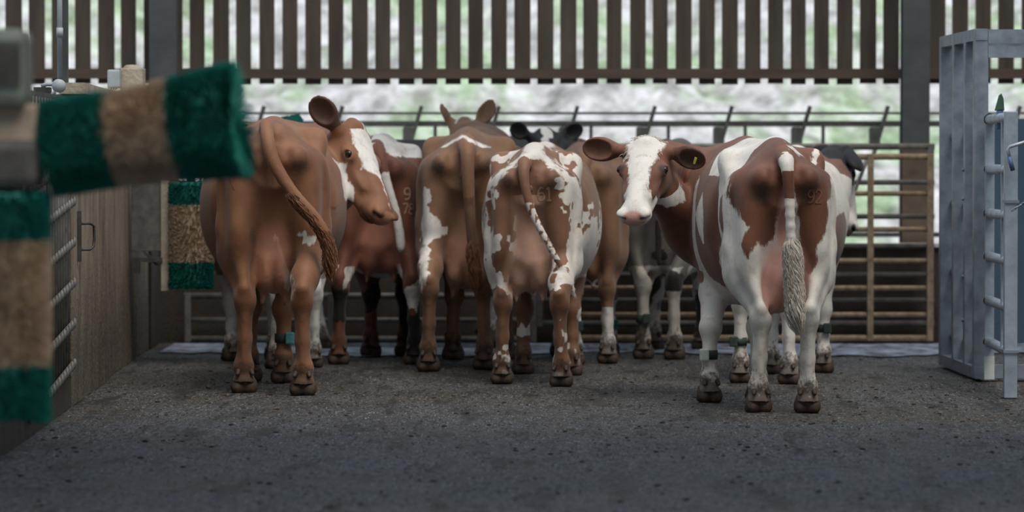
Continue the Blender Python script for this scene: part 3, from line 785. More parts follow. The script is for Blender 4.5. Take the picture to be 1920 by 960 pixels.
def make_cow(name, spec):
    """spec: pos, yaw, scale, feet, head, neck, tail, coat"""
    s = spec['scale']; rz = spec.get('yaw', 0.0)
    root = empty(name, (spec['pos'][0], spec['pos'][1], 0), spec['label'], 'cow', spec.get('group', 'dairy cows standing in the barn'), rz=rz)
    root.scale = (s, s, s)
    inv = world_matrix(root).inverted()
    loc = lambda p: np.array((inv @ Vector(p))[:])
    W = spec.get('width', 1.0); B = Body()
    T = np.array(spec.get('torso', TORSO)); T = T.copy(); T[:, 2] *= np.interp(T[:, 0], [0, .5, 1.0], [1, 1, W])
    ln = spec.get('length', 1.0); T[:, 0] = np.where(T[:, 0] > .1, T[:, 0]*ln, T[:, 0])
    B.torso(T)
    hw = spec.get('hips', 1.0)
    for q in (-1, 1):
        B.ell((q*.115, -.035, 1.21), (.062, .065, .06), .08)                  # pin bones
        B.ell((q*.225*hw, .47*ln, 1.29), (.06, .10, .07), .12)                # hook bones
    B.rc((0, .0, 1.325), (0, .35, 1.365), .042, .05, .06)                       # tailhead and sacrum
    B.rc((0, .5, 1.365), (0, 1.45*ln, 1.37), .03, .05, .06)                   # spine
    # hind legs
    hind = []
    for q, (fx, fy) in zip((-1, 1), spec['feet'][:2]):
        B.ell((q*.155*hw, .15, 1.06), (.135*hw, .20, .25), .06)
        B.ell((q*.175*hw, .13, .86), (.098, .19, .25), .06)
        st = np.array((q*.20, .30, .78)); hk = np.array((fx*.92 + q*.006, fy-.07, .50))
        B.rc((q*.18*hw, .16, .84), (q*.19, .20, .72), .11, .09, .06)
        B.rc(st, (q*.185, .14, .66), .085, .075, .06)
        B.chain([(q*.185, .15, .72), (hk[0]*.6+q*.18*.4, fy+.02, .60), hk], [.092, .066, .055], .05)
        B.rc((q*.18, .03, .76), (hk[0], fy-.115, .545), .055, .025, .04)
        B.rc((hk[0], fy-.115, .545), (hk[0], fy-.098, .485), .026, .024, .03)
        B.ell((hk[0], fy-.06, .475), (.050, .055, .065), .03)
        B.ell((hk[0]-q*.03, fy-.065, .47), (.022, .03, .04), .02)
        B.chain([(hk[0], fy-.06, .46), (fx*.97, fy-.035, .28), (fx, fy-.015, .15)], [.044, .036, .041], .03)
        B.rc((hk[0], fy-.09, .44), (fx*.98, fy-.06, .17), .018, .020, .02)
        B.ell((fx, fy-.018, .135), (.052, .05, .048), .03)
        B.rc((fx, fy-.015, .12), (fx, fy+.010, .055), .045, .056, .02)
        B.ell((fx, fy-.035, .062), (.056, .035, .04), .02)
        hind.append(((fx, fy), hk))
    # fore legs
    for q, (fx, fy) in zip((-1, 1), spec['feet'][2:]):
        sh = np.array((q*.205, 1.50*ln, 1.02)); el = np.array((q*.165, 1.36*ln, .72))
        B.ell((q*spec.get('shoulder', .21), 1.45*ln, 1.02), (.115, .18, .28), .08)
        B.rc(sh, el, .11, .09, .07)
        kn = np.array((fx*.96, fy+.02, .40))
        B.chain([el, (el+kn)/2+np.array((0, .0, .02)), kn], [.105, .076, .055], .05)
        B.ell(kn, (.057, .052, .065), .03)
        B.chain([kn, (fx, fy, .24), (fx, fy-.01, .15)], [.047, .037, .041], .03)
        B.ell((fx, fy-.012, .135), (.051, .048, .047), .03)
        B.rc((fx, fy-.01, .12), (fx, fy+.012, .055), .045, .055, .02)
        B.ell((fx, fy-.03, .062), (.055, .035, .04), .02)
    B.ell((0, 1.62*ln, .80), (.10, .20, .16), .10)                             # brisket
    # udder
    ud = spec.get('udder')
    if ud:
        (ux, uz, uw) = ud
        B.ell((ux, .30, uz+.20), (uw, .22, .20), .06)
        B.rc((ux, .10, .98), (ux, .12, uz+.20), .07, uw*.80, .08)
        for q in (-1, 1):
            B.ell((ux+q*uw*.42, .16, uz+.14), (uw*.56, .14, .14), .022)
            for yy in (.12, .36):
                B.rc((ux+q*uw*.52, yy, uz+.03), (ux+q*uw*.56, yy, uz-.045), .021, .012, .02)
    # rear details: hollows beside the tail, vulva
    for q in (-1, 1):
        B.ell((q*.062, -.085, 1.27), (.018, .03, .05), .05, op='sub')
        B.ell((q*.215*hw, .22, 1.32), (.05, .15, .045), .09, op='sub')
        B.ell((q*.36, .58*ln, 1.18), (.045, .12, .13), .12, op='sub')
    for q in (-1, 1):
        B.ell((q*.262*hw, .02, .98), (.022, .07, .20), .05, op='sub')          # groove behind the thigh
        B.ell((q*.08, -.02, .62), (.03, .06, .10), .04, op='sub')
        B.ell((q*.30, .62*ln, .92), (.05, .06, .16), .10, op='sub')            # flank fold
    B.ell((0, -.085, 1.13), (.03, .022, .06), .03)
    B.ell((0, -.12, .98), (.012, .05, .16), .05, op='sub')
    for f in spec.get('extra', []): f(B)
    # tail
    tp, tr = catmull(spec['tail'], spec.get('tail_r', [.036, .034, .027, .023, .019]), 5)
    B.chain(tp[:6], tr[:6], .03); B.chain(tp[5:], tr[5:], .015)
    # head and neck
    hd = spec.get('head')
    if hd:
        poll = loc(hd['poll']); muz = loc(hd['muzzle']); f = muz - poll; L = np.linalg.norm(f); f = f/L
        u = np.array((inv.to_3x3() @ Vector(hd['up']))[:]); u = u - f*(u@f); u /= np.linalg.norm(u); r = np.cross(f, u)
        Rm = np.stack([r, f, u], 1); hs = L / .53
        ws = hd.get('wide', 1.22)
        H = lambda x, y, z: poll + Rm @ (np.array((x*ws, y, z))*hs)
        def E(c, rad, k=.03, op='add', R=None): B.ell(H(*c), np.array((rad[0]*(ws if R is None else 1), rad[1], rad[2]))*hs, k*hs, Rm if R is None else Rm @ R, op)
        def RC(a, b, ra, rb, k=.03): B.rc(H(*a), H(*b), ra*hs*1.06, rb*hs*1.06, k*hs)
        npts = [np.array(p) if not isinstance(p, Vector) else loc(p) for p in hd['neck']]
        nr = hd['neck_r']
        cp, cr = catmull(npts + [H(0, .05, -.10)], nr + [.105*hs], 4)
        B.chain(cp, cr, .06)
        if hd.get('throat'):
            tq = [np.array(p) if not isinstance(p, Vector) else loc(p) for p in hd['throat']]
            cq, cqr = catmull(tq + [H(0, .10, -.17)], hd['throat_r'] + [.06*hs], 4); B.chain(cq, cqr, .07)
        E((0, .05, -.075), (.098, .095, .088)); E((0, .155, -.052), (.098, .13, .055))
        E((0, .0, -.012), (.055, .045, .045)); E((0, .06, -.012), (.07, .09, .02))
        RC((0, .17, -.085), (0, .43, -.078), .082, .058)
        E((0, .32, -.045), (.042, .17, .04)); E((0, .485, -.085), (.073, .058, .056), .03)
        E((0, .455, -.095), (.066, .06, .062), .03)
        for q in (-1, 1):
            RC((q*.055, .10, -.165), (q*.03, .40, -.135), .045, .032, .04)
            E((q*.056, .125, -.135), (.045, .10, .075), .035)
            E((q*.090, .166, -.046), (.026, .044, .030), .022)
            E((q*.108, .175, -.044), (.012, .022, .015), .010, 'sub')
            E((q*.046, .522, -.066), (.019, .026, .015), .010, 'sub', np.array(Matrix.Rotation(-q*.5, 3, 'Z')))
            E((q*.052, .508, -.052), (.024, .03, .02), .02)
            E((q*.060, .522, -.072), (.011, .022, .013), .010, 'sub')
            E((q*.06, .27, -.075), (.02, .09, .02), .03)
        E((0, .445, -.148), (.045, .05, .03), .02)
        E((0, .50, -.138), (.075, .045, .0035), .008, 'sub')
        ears = []
        for q, ek in ((-1, 'ear_l'), (1, 'ear_r')):
            ev = hd.get(ek, {}); d = np.array(ev.get('dir', (q*.97, -.12, .05)), float); d /= np.linalg.norm(d)
            nface = np.array(ev.get('face', (0, .75, .55)), float); nface -= d*(nface@d); nface /= np.linalg.norm(nface)
            side = np.cross(nface, d); RE = np.stack([d, side, nface], 1); el_ = ev.get('len', .105)
            base = np.array((q*.088, .015, -.045)); c = base + d*(el_+.02)
            E(c, (el_, .068, .034), .012, 'add', RE)
            RC(base, base + d*.06, .034, .028, .03)
            E(c + nface*.022 + d*.015, (el_*.84, .053, .034), .010, 'sub', RE)
            ears.append((H(*c), Rm @ d, Rm @ nface, Rm @ side, el_*hs))
        folds = hd.get('folds')
    # evaluate
    h1 = spec.get('res', .012)
    lo = np.array((-.62, -.32, .05)); hi = np.array((.62, 2.0*ln+.05, 1.62))
    if hd:
        hh = hd.get('box', .36); allp = np.array(cp + [H(0, .3, -.08), H(0, .52, -.08), H(.3, 0, 0), H(-.3, 0, 0), H(0, 0, .15)])
        lo = np.minimum(lo, allp.min(0) - .24); hi = np.maximum(hi, allp.max(0) + .24)
    ta = np.array(tp); lo = np.minimum(lo, ta.min(0)-.08); hi = np.maximum(hi, ta.max(0)+.08); lo[2] = .05
    f1 = Field(lo, hi, h1); B.eval(f1)
    Zc = f1.ax[2][None, None, :]; f1.F = np.maximum(f1.F, .035 - Zc + 0*f1.F)
    V, Q = surface_nets(f1)
    parts = [(V, Q)]
    if hd and spec.get('fine', .006) < h1:
        pc = H(0, .24, -.08)
        ext = np.array([H(0, .55, -.1), H(0, 0, .05), H(.32, 0, 0), H(-.32, 0, 0), H(0, .1, -.22)])
        blo = np.minimum(ext.min(0), pc) - .05; bhi = np.maximum(ext.max(0), pc) + .05
        f2 = Field(blo - .02, bhi + .02, spec.get('fine', .006)); B.eval(f2)
        V2, Q2 = surface_nets(f2)
        c1 = V[Q].mean(1); inside = ((c1 > blo + .030) & (c1 < bhi - .030)).all(1)
        c2 = V2[Q2].mean(1); in2 = ((c2 > blo) & (c2 < bhi)).all(1)
        parts = [(V, Q[~inside]), (V2, Q2[in2])]
    VV = np.concatenate([p[0] for p in parts]); QQ = np.concatenate([parts[0][1]] + ([parts[1][1] + len(parts[0][0])] if len(parts) > 1 else []))
    used = np.unique(QQ); remap = np.full(len(VV), -1); remap[used] = np.arange(len(used)); VV = VV[used]; QQ = remap[QQ]
    # light smoothing of the vertices
    E_ = np.concatenate([QQ[:, [0, 1]], QQ[:, [1, 2]], QQ[:, [2, 3]], QQ[:, [3, 0]]])
    for it in range(2):
        acc = np.zeros_like(VV); ct = np.zeros(len(VV)); 
        for c_ in range(3):
            acc[:, c_] = np.bincount(E_[:, 0], VV[E_[:, 1], c_], len(VV)) + np.bincount(E_[:, 1], VV[E_[:, 0], c_], len(VV))
        ct = np.bincount(E_[:, 0], minlength=len(VV)) + np.bincount(E_[:, 1], minlength=len(VV))
        VV = VV*.5 + .5*acc/np.maximum(ct, 1)[:, None]
    if hd and hd.get('folds'):      # loose skin folding round the turned neck
        fa, ff = hd['folds']; nd0, np0 = chain_info(VV, cp, cr)
        a_ = VV[QQ]; fn = np.cross(a_[:, 2]-a_[:, 0], a_[:, 3]-a_[:, 1]); vn = np.zeros_like(VV)
        for c_ in range(3):
            for k_ in range(4): vn[:, c_] += np.bincount(QQ[:, k_], fn[:, c_], len(VV))
        vn /= np.linalg.norm(vn, axis=1)[:, None] + 1e-9
        m_ = np.clip((np0-.30)/.15, 0, 1)*np.clip((.86-np0)/.12, 0, 1)*np.clip(1-nd0/.06, 0, 1)
        ph = np0*ff + 2.2*nz(VV, 3.0) + VV[:, 2]*2
        VV = VV + vn*(m_*fa*(np.abs(np.sin(ph))**.6 - .6))[:, None]
    me = bpy.data.meshes.new('body'); me.from_pydata(VV.tolist(), [], QQ.tolist())
    me.polygons.foreach_set('use_smooth', [True]*len(QQ))
    me.update(); NN = np.empty(len(VV)*3, np.float32); me.vertices.foreach_get('normal', NN); NN = NN.reshape(-1, 3)
    # pigment
    n = len(VV); info = {'tail': chain_info(VV, tp, tr), 'N': NN, 'root': root, 'cow': spec}
    if hd:
        HL = (VV - poll) @ Rm / hs / np.array((ws, 1, 1)); info['head'] = HL
        nd, npar = chain_info(VV, cp, cr); info['neck'] = (nd, npar)
        ear = np.full(n, 9.0); ein = np.zeros(n)
        for c_, d_, nf, sd, el_ in ears:
            q = VV - c_; e = np.sqrt((q@d_/el_)**2 + (q@sd/(.07*hs))**2 + (q@nf/(.04*hs))**2); ear = np.minimum(ear, e)
            ein = np.maximum(ein, (e < 1.25)*((NN@nf) > .15))
        info['ear'] = ear; info['ear_in'] = ein
    white = np.full(n, -.5); dark = np.zeros(n); pink = np.zeros(n); soil = np.zeros(n)
    z = VV[:, 2]
    soil = np.clip((.36 - z)/.30, 0, 1)**1.2*.9
    if ud:
        ue = np.sqrt(((VV[:, 0]-ud[0])/(ud[2]*1.15))**2 + ((VV[:, 1]-.24)/.34)**2 + ((z-ud[1]-.16)/.26)**2)
        pink = np.maximum(pink, np.clip(1.6 - ue*1.05, 0, 1)*((np.abs(VV[:, 0]-ud[0]) < ud[2]*1.12) & (z > ud[1]-.08)))
    white, dark, pink, soil = spec['coat'](VV, info, white, dark, pink, soil)
    if hd:      # nose skin, inner ears
        nose = np.clip(1.2 - np.sqrt((HL[:, 0]/.062)**2 + ((HL[:, 1]-.525)/.05)**2 + ((HL[:, 2]+.075)/.05)**2), 0, 1)*1.6
        pink = np.maximum(pink, np.clip(nose, 0, 1))
        nos = np.sqrt(((np.abs(HL[:, 0])-.047)/.017)**2 + ((HL[:, 1]-.527)/.024)**2 + ((HL[:, 2]+.066)/.013)**2); dark = np.maximum(dark, np.clip(1.5-nos, 0, 1)*.95)
        mo = (np.abs(HL[:, 2]+.138) < .005) & (HL[:, 1] > .45) & (HL[:, 1] < .6); dark = np.where(mo, .6, dark)
    col = np.stack([np.clip(white/.12 + .5, 0, 1), np.clip(dark, 0, 1), np.clip(pink, 0, 1), np.ones(n)], 1).astype(np.float32)
    at_ = me.attributes.new('coat', 'FLOAT_COLOR', 'POINT'); at_.data.foreach_set('color', col.ravel())
    so = me.attributes.new('soil', 'FLOAT', 'POINT'); so.data.foreach_set('value', soil.astype(np.float32))
    me.materials.append(spec['mat'])
    body = bpy.data.objects.new('body', me); COL.objects.link(body); body.parent = root
    # hooves
    for i, (fx, fy) in enumerate(spec['feet']):
        o = bpy.data.objects.new('hoof', HOOF); COL.objects.link(o); o.parent = root; o.location = (fx, fy, 0)
        o.rotation_euler = (0, 0, spec.get('toe', (.12, -.12, .1, -.1))[i]); o.scale = (1.12, 1.1, 1.08)
    if hd:
        for q in (-1, 1):
            sel = (np.abs(HL[:, 1]-.172) < .014) & (np.abs(HL[:, 2]+.040) < .010) & (HL[:, 0]*q > .05) & (HL[:, 0]*q < .16)
            hxq = float(np.max(HL[sel, 0]*q)) if sel.any() else .095
            c_ = H(q*(hxq - .0085/ws), .174, -.040)
            m = MB(); m.lathe([(math.sin(a)*.0200*hs, -math.cos(a)*.0200*hs) for a in np.linspace(0, math.pi, 9)], c_, (0, 0, 1), 14)
            me2 = bpy.data.meshes.new('eye'); me2.from_pydata([tuple(p) for p in m.v], [], m.f); me2.polygons.foreach_set('use_smooth', [True]*len(m.f)); me2.materials.append(M['eye'])
            o = bpy.data.objects.new('eye', me2); COL.objects.link(o); o.parent = root
    root_info = {'root': root, 'V': VV, 'Q': QQ, 'N': NN, 'tail_pts': tp, 'body': body}
    if hd: root_info.update(H=H, hs=hs, ears=ears, Rm=Rm)
    if spec.get('tuft'): tuft(root_info, **spec['tuft'])
    return root_info

def local_obj(ci, name, m, mat):
    me = bpy.data.meshes.new(name); me.from_pydata([tuple(map(float, p)) for p in m.v], [], m.f)
    me.polygons.foreach_set('use_smooth', m.sm); me.materials.append(mat)
    o = bpy.data.objects.new(name, me); COL.objects.link(o); o.parent = ci['root']; return o

def tuft(ci, mat, n=260, length=.26, r=.03, start=.80, curl=0.0, seed=1):
    """switch of long hair at the end of the tail"""
    R = random.Random(seed); tp = ci['tail_pts']; k = len(tp); m = MB()
    for i in range(n):
        t = start + (1-start)*R.random(); f = t*(k-1); a = int(min(f, k-2)); p = tp[a] + (tp[a+1]-tp[a])*(f-a)
        d = tp[min(a+1, k-1)] - tp[max(a-1, 0)]; d = d/np.linalg.norm(d)
        dn = d*.7 + np.array((0, 0, -.3)); dn /= np.linalg.norm(dn)
        an = R.random()*6.283; rr = r*math.sqrt(R.random())
        off = np.array((math.cos(an)*rr, math.sin(an)*rr, 0))
        L = length*(.55+.5*R.random()); bulge = 1.25 + .5*R.random(); pts = []
        for j in range(5):
            s_ = j/4; pts.append(p + off*(.6 + bulge*math.sin(min(1, s_*1.1)*math.pi)*.45) + dn*L*s_ + np.array((R.gauss(0, .0015)+curl*s_*s_+.006*math.sin(s_*7+an*2), R.gauss(0, .0015)+.005*math.cos(s_*6+an*3), 0)))
        m.tube(pts, [.0016, .0022, .0022, .0018, .0006], 3, False)
    local_obj(ci, 'tail_tuft', m, mat)

def strap(ci, leg, z=.25, mat=None, boxmat=None, side=1, ahead=0.0, w=.05, cm=1.0):
    fx, fy = ci['feet'][leg]; m = MB()
    r = .043*cm; y0 = fy - (.045 if leg < 2 else .002)
    m.lathe([(r*.9, z-w/2), (r*1.02, z-w/2), (r*1.05, z), (r*1.02, z+w/2), (r*.9, z+w/2)], (fx, y0, 0), (0, 0, 1), 20)
    o = local_obj(ci, 'ankle_strap', m, mat or M['strap'])
    m = MB(); m.box((fx+side*r*.7-.024, y0-r*1.25-.01, z-w/2-.006), (fx+side*r*.7+.024, y0-r*.45, z+w/2+.008), .008)
    c = local_obj(ci, 'transponder', m, boxmat or M['strap_box']); c.parent = o
    return o

def brand(ci, digits, u, z, size, mat, gap=.62, lift=.0015):
    """clipped brand numbers, laid on the rear of the thigh"""
    tree = BVHTree.FromPolygons(ci['V'].tolist(), ci['Q'].tolist())
    seg = {'0': 'abcdef', '1': 'bc', '2': 'abged', '6': 'afgedc', '7': 'abc', '8': 'abcdefg', '9': 'gfabcd', '5': 'afgcd'}
    w = size*.5; r_ = size*.16
    import math as _m
    def glyph(c):
        P = {'6': [[(.9,.92),(.6,1),(.25,.9),(.06,.6),(.05,.3),(.2,.05),(.5,0),(.85,.08),(.97,.3),(.85,.5),(.5,.58),(.15,.48)]],
             '1': [[(.25,.82),(.55,1),(.55,0)], [(.2,0),(.9,0)]],
             '9': [[(.1,.08),(.4,0),(.75,.1),(.94,.4),(.95,.7),(.8,.95),(.5,1),(.15,.92),(.03,.7),(.15,.5),(.5,.42),(.85,.52)]],
             '7': [[(.05,1),(.95,1),(.4,0)]],
             '8': [[(.5,.54),(.15,.65),(.1,.85),(.5,1),(.9,.85),(.85,.65),(.5,.54),(.08,.4),(.04,.15),(.5,0),(.96,.15),(.92,.4),(.5,.54)]],
             '2': [[(.05,.75),(.2,.95),(.55,1),(.9,.85),(.88,.6),(.5,.3),(.05,0),(.95,0)]]}
        return P[c]
    m = MB()
    for i, c in enumerate(digits):
        for st in glyph(c):
            q, _ = catmull([(x, y, 0) for x, y in st], [1]*len(st), 3)
            hit = []
            for p in q:
                x = u + (i*gap + p[0]*.5)*size; zz = z + p[1]*size
                h = tree.ray_cast(Vector((x, -1.2, zz)), Vector((0, 1, 0)))
                if h[0] is not None: hit.append((h[0] + h[1]*lift, h[1]))
            n = len(hit)
            if n < 2: continue
            vs = []
            for k in range(n):
                d = (hit[min(k+1, n-1)][0]-hit[max(k-1, 0)][0]).normalized(); s_ = d.cross(hit[k][1]).normalized()*size*.075
                vs += [hit[k][0]-s_, hit[k][0]+s_, ]
            top = [v + hit[k//2][1]*.0012 for k, v in enumerate(vs)]
            nn = len(vs)
            m.add(top + vs, [(2*k, 2*k+1, 2*k+3, 2*k+2) for k in range(n-1)], True)
    if m.v: local_obj(ci, 'brand_number', m, mat)
# ------------------------------------------------------------------ the cows
def mt(name, **k): return coat_mat(name, **k)
C = {}
def rear_uv(V, sc, cx, gy, k):
    """photo-scale rear-view measure: local x,z -> units used for the patch outlines"""
    return V[:, 0]*sc*k + cx, gy - V[:, 2]*sc*k
def pmax(a, b): return np.maximum(a, b)
def paint(white, mask, val): return np.where(mask, val, white)
def rear_soil(V, soil):
    a = np.exp(-(((np.abs(V[:, 0])-.12)/.06)**2 + ((V[:, 2]-1.17)/.06)**2))*(V[:, 1] < .1)
    return np.maximum(soil, a*.62)
def legs_only(V): return V[:, 2] < .55

# --- front right: red and white, looking back at the camera
def coat_R(V, I, w, d, p, s):
    x, y, z = V.T; N = I['N']
    k = 1/350.0
    def L(px, py): return ((px-1473)*k/SR, (776-py)*k/SR)
    def PL(pts): return [L(1280+a/3.312, 230+b/3.312) for a, b in pts]
    w = np.full(len(V), .3)
    rear = y < .34
    b1 = poly_sd(x, z, PL([(300,470),(330,300),(350,240),(420,190),(520,150),(600,100),(668,100),(668,760),(640,500),(606,560),(585,700),(578,750),(550,760),(530,810),(470,745),(440,780),(405,870),(368,790),(380,720),(425,670),(400,630),(370,620),(350,560),(312,500)]))
    b2 = poly_sd(x, z, PL([(660,100),(740,120),(840,190),(945,300),(950,480),(905,500),(915,570),(890,690),(830,790),(835,880),(800,960),(755,930),(765,850),(735,740),(740,640),(718,560),(700,450),(668,300)]))
    w = np.where(rear, -np.maximum(b1, b2), w)
    # side coat: mostly white with a brown patch, brown forequarters
    flank = (y >= .30)
    left = flank & (x < .04)
    pa = poly_sd(y, z, [(.62,1.26),(.80,1.30),(1.0,1.22),(1.06,1.0),(1.04,.80),(.98,.68),(.86,.62),(.74,.66),(.66,.84),(.58,.98),(.60,1.12)])
    fore = np.minimum(y - 1.24 + .05*np.sin(z*9), .3)
    stub = poly_sd(y, z, [(.36,1.12),(.44,1.10),(.46,.98),(.42,.86),(.38,.94)])
    w = np.where(left, -np.maximum(np.maximum(pa, fore), stub), w)
    right = flank & (x >= .04)
    pr = np.maximum(poly_sd(y, z, [(.28,1.5),(.95,1.5),(1.0,1.1),(.8,.95),(.55,.86),(.28,.9)]), fore)
    w = np.where(right, -pr, w)
    hl = poly_sd(x, y, [(.03,.03),(.07,.05),(.16,.18),(.25,.44),(.235,.46),(.14,.24),(.05,.12)])
    w = np.where((z > 1.18) & (np.abs(x) < .33), np.maximum(w, hl), w)
    back = np.minimum(y - .42 - .1*np.abs(x)/.3, 1.22 - y)*1.0
    w = np.where((z > 1.22) & (x < .08), np.maximum(np.where(y > .3, back*.6, -.2), np.where(y > .3, w, w)), w)
    # forelegs: brown down to the forearm
    fl = (y > 1.12) & (z < .70); w = np.where(fl, np.clip(.60 - z + .03*np.sin(x*60), -.3, .3), w)
    hlm = (z < .60) & (y < .7); w = np.where(hlm & (np.hypot(x-.0, 0) > .09), .3, w)
    # tail
    td, tt = I['tail']; tm = (td < .010) & (y < .03)
    w = np.where(tm & (z < 1.45), np.where(tt < .20, .2, np.where(tt < .36, -.2, .3)), w)
    # head
    HL = I['head']; hx, hy, hz = HL.T
    nd, npar = I['neck']
    neck = (nd < .03) & (y > 1.35) & (npar > .1)
    w = np.where((y > 1.3) & (z > .66), -.2, w)
    hm = (hy > -.12) & (hy < .62) & (np.abs(hx) < .30) & (np.abs(hz+.05) < .19)
    blaze_w = np.interp(hy, [-.05, .03, .10, .22, .32, .42, .50], [.085, .085, .066, .045, .045, .075, .10])
    bl = blaze_w - np.abs(hx - .008*np.sin(hy*9))
    jaw = np.minimum(hy-.30, -.09-hz)*1.2
    hw_ = np.maximum(bl, jaw); hw_ = np.maximum(hw_, (hy-.47)*1.0)
    w = np.where(hm, np.where(I['ear'] < 1.35, -.2, hw_), w)
    eye = np.hypot(np.hypot(np.abs(hx)-.088, hy-.178), hz+.042)
    d = np.where(hm, np.maximum(d, np.clip((.042-eye)/.02, 0, .8)), d)
    d = np.maximum(d, I['ear_in']*np.where(hx > 0, .36, .58))
    p = np.where((I['ear'] < 1.4), 0, p)
    s = rear_soil(V, s)
    d = np.maximum(d, .62*np.exp(-(((np.abs(x)-.12)/.09)**2+((z-1.12)/.08)**2))*(y < .1))
    crease = np.exp(-(((np.abs(x))/.05)**2+((z-.95)/.25)**2))*(y < .1)*(td > .01)
    p = np.maximum(p, crease*.8)
    return w, d, p, s
SR = 1.03
def folds_R(V):
    a = np.array((-.35, 1.70, 1.05)); return V
C['R'] = make_cow('cow', dict(
    label='red and white cow at front right turning its white-blazed head back toward the camera',
    pos=(1.445, 21.25), yaw=math.radians(4.5), scale=SR, res=.011, fine=.0055,
    feet=[(-.125, .06), (.125, .02), (-.27, .92), (-.0, .95)], width=.81, hips=1.02,
    shoulder=.235, extra=[lambda B: B.ell((-.14, 1.24, .60), (.06, .10, .075), .06)], udder=(.005, .50, .135), mat=mt('coat_red_and_white', base=(90, 52, 36), base2=(126, 80, 58), white=(218, 212, 204), skin=(222, 176, 162)),
    tail=[(0, .02, 1.33), (-.0, -.10, 1.28), (.01, -.12, 1.12), (.02, -.115, .85), (.035, -.11, .56)], tail_r=[.030, .031, .025, .024, .036],
    head=dict(poll=at(1212, 268, 22.45), muzzle=at(1184, 392, 22.05), up=(-.24, -1, .9),
              neck=[(-.02, 1.45, 1.12), at(1300, 345, 23.1), at(1252, 318, 22.85)], neck_r=[.25, .185, .135],
              throat=[(-.12, 1.50, .86), at(1296, 430, 22.80), at(1262, 382, 22.62)], throat_r=[.18, .125, .085],
              ear_r=dict(dir=(.97, -.10, .02), face=(-.05, .75, .5)), ear_l=dict(dir=(-.90, .12, -.30), face=(.25, .85, .35), len=.09), folds=(.024, 58)),
    coat=coat_R))
C['R']['feet'] = [(-.125, .06), (.125, .02), (-.27, .92), (-.0, .95)]
M['hair_white'] = simple_mat('cream_hair', srgb(196, 184, 168), srgb(224, 216, 204), 40, .7)
M['hair_brown'] = simple_mat('brown_hair', srgb(98, 62, 42), srgb(150, 102, 70), 40, .7)
M['hair_black'] = simple_mat('black_hair', srgb(28, 24, 22), srgb(50, 44, 40), 40, .7)
M['brand'] = simple_mat('pale_brand_hair', srgb(150, 116, 94), srgb(172, 140, 118), 40, .8)
M['brand_faint'] = simple_mat('faint_brand_hair', srgb(104, 66, 48), srgb(124, 84, 64), 40, .8)
tuft(C['R'], M['hair_white'], 4200, .16, .042, .70, .03, 3)
strap(C['R'], 2, .255, M['strap'], M['strap_white'], -1, cm=1.05)
brand(C['R'], '92', .115, 1.085, .066, M['brand_faint'])
def forelock(ci, mat, n=1500, seed=5):
    R = random.Random(seed); m = MB(); H = ci['H']
    for i in range(n):
        x = R.gauss(0, .028); y = R.uniform(-.05, .10); L = R.uniform(.03, .06); up = .012*math.exp(-(x/.05)**2)
        z0 = -.002 - max(0, y)*.06 - (x*x)*3.0; dx = x*.25 + R.gauss(0, .006)
        pts = [H(x + dx*t, y + L*t*(.8 if y > -.02 else .3), z0 + (up+.010)*math.sin(.4+t*2.3) + R.gauss(0, .0008)) for t in (0, .33, .66, 1)]
        m.tube(pts, [.0012, .0018, .0014, .0004], 3, False)
    local_obj(ci, 'forelock', m, mat)
forelock(C['R'], M['hair_white'])
def ear_tag(ci, which, along=.2, mat=None):
    c, d, nf, sd, L = ci['ears'][which]; b = c + nf*.012 + d*L*along
    m = MB(); a1 = b - sd*.0 - d*.012; 
    P = [b + d*u_ + (nf*.9 + sd*.1)*0.0 + sd*v_ for u_, v_ in ((-.006, -.022), (.006, -.022), (.007, .018), (-.007, .018))]
    th = nf*.004 
    m.add([q for q in P] + [q + th for q in P], [(0,1,2,3), (4,5,6,7), (0,1,5,4), (1,2,6,5), (2,3,7,6), (3,0,4,7)])
    local_obj(ci, 'ear_tag', m, M['tag_yellow'])
ear_tag(C['R'], 0, .35)

def hind_map(px0, gy, ks):
    """photo measure of a rear view -> local x, z"""
    return lambda pts, sc=1.0, ox=0, oy=0: [((ox + a/sc - px0)/ks, (gy - oy - b/sc)/ks) for a, b in pts]
def head_masks(V, I):
    hx, hy, hz = I['head'].T
    hm = (hy > -.12) & (hy < .62) & (np.abs(hx) < .30) & (np.abs(hz+.05) < .19)
    return hm, hx, hy, hz
def eye_dark(V, I, d, amt=.6):
    hm, hx, hy, hz = head_masks(V, I)
    e = np.hypot(np.hypot(np.abs(hx)-.092, hy-.175), hz+.06)
    d = np.where(hm, np.maximum(d, np.clip((.036-e)/.02, 0, amt)), d)
    return np.maximum(d, I['ear_in']*.55)

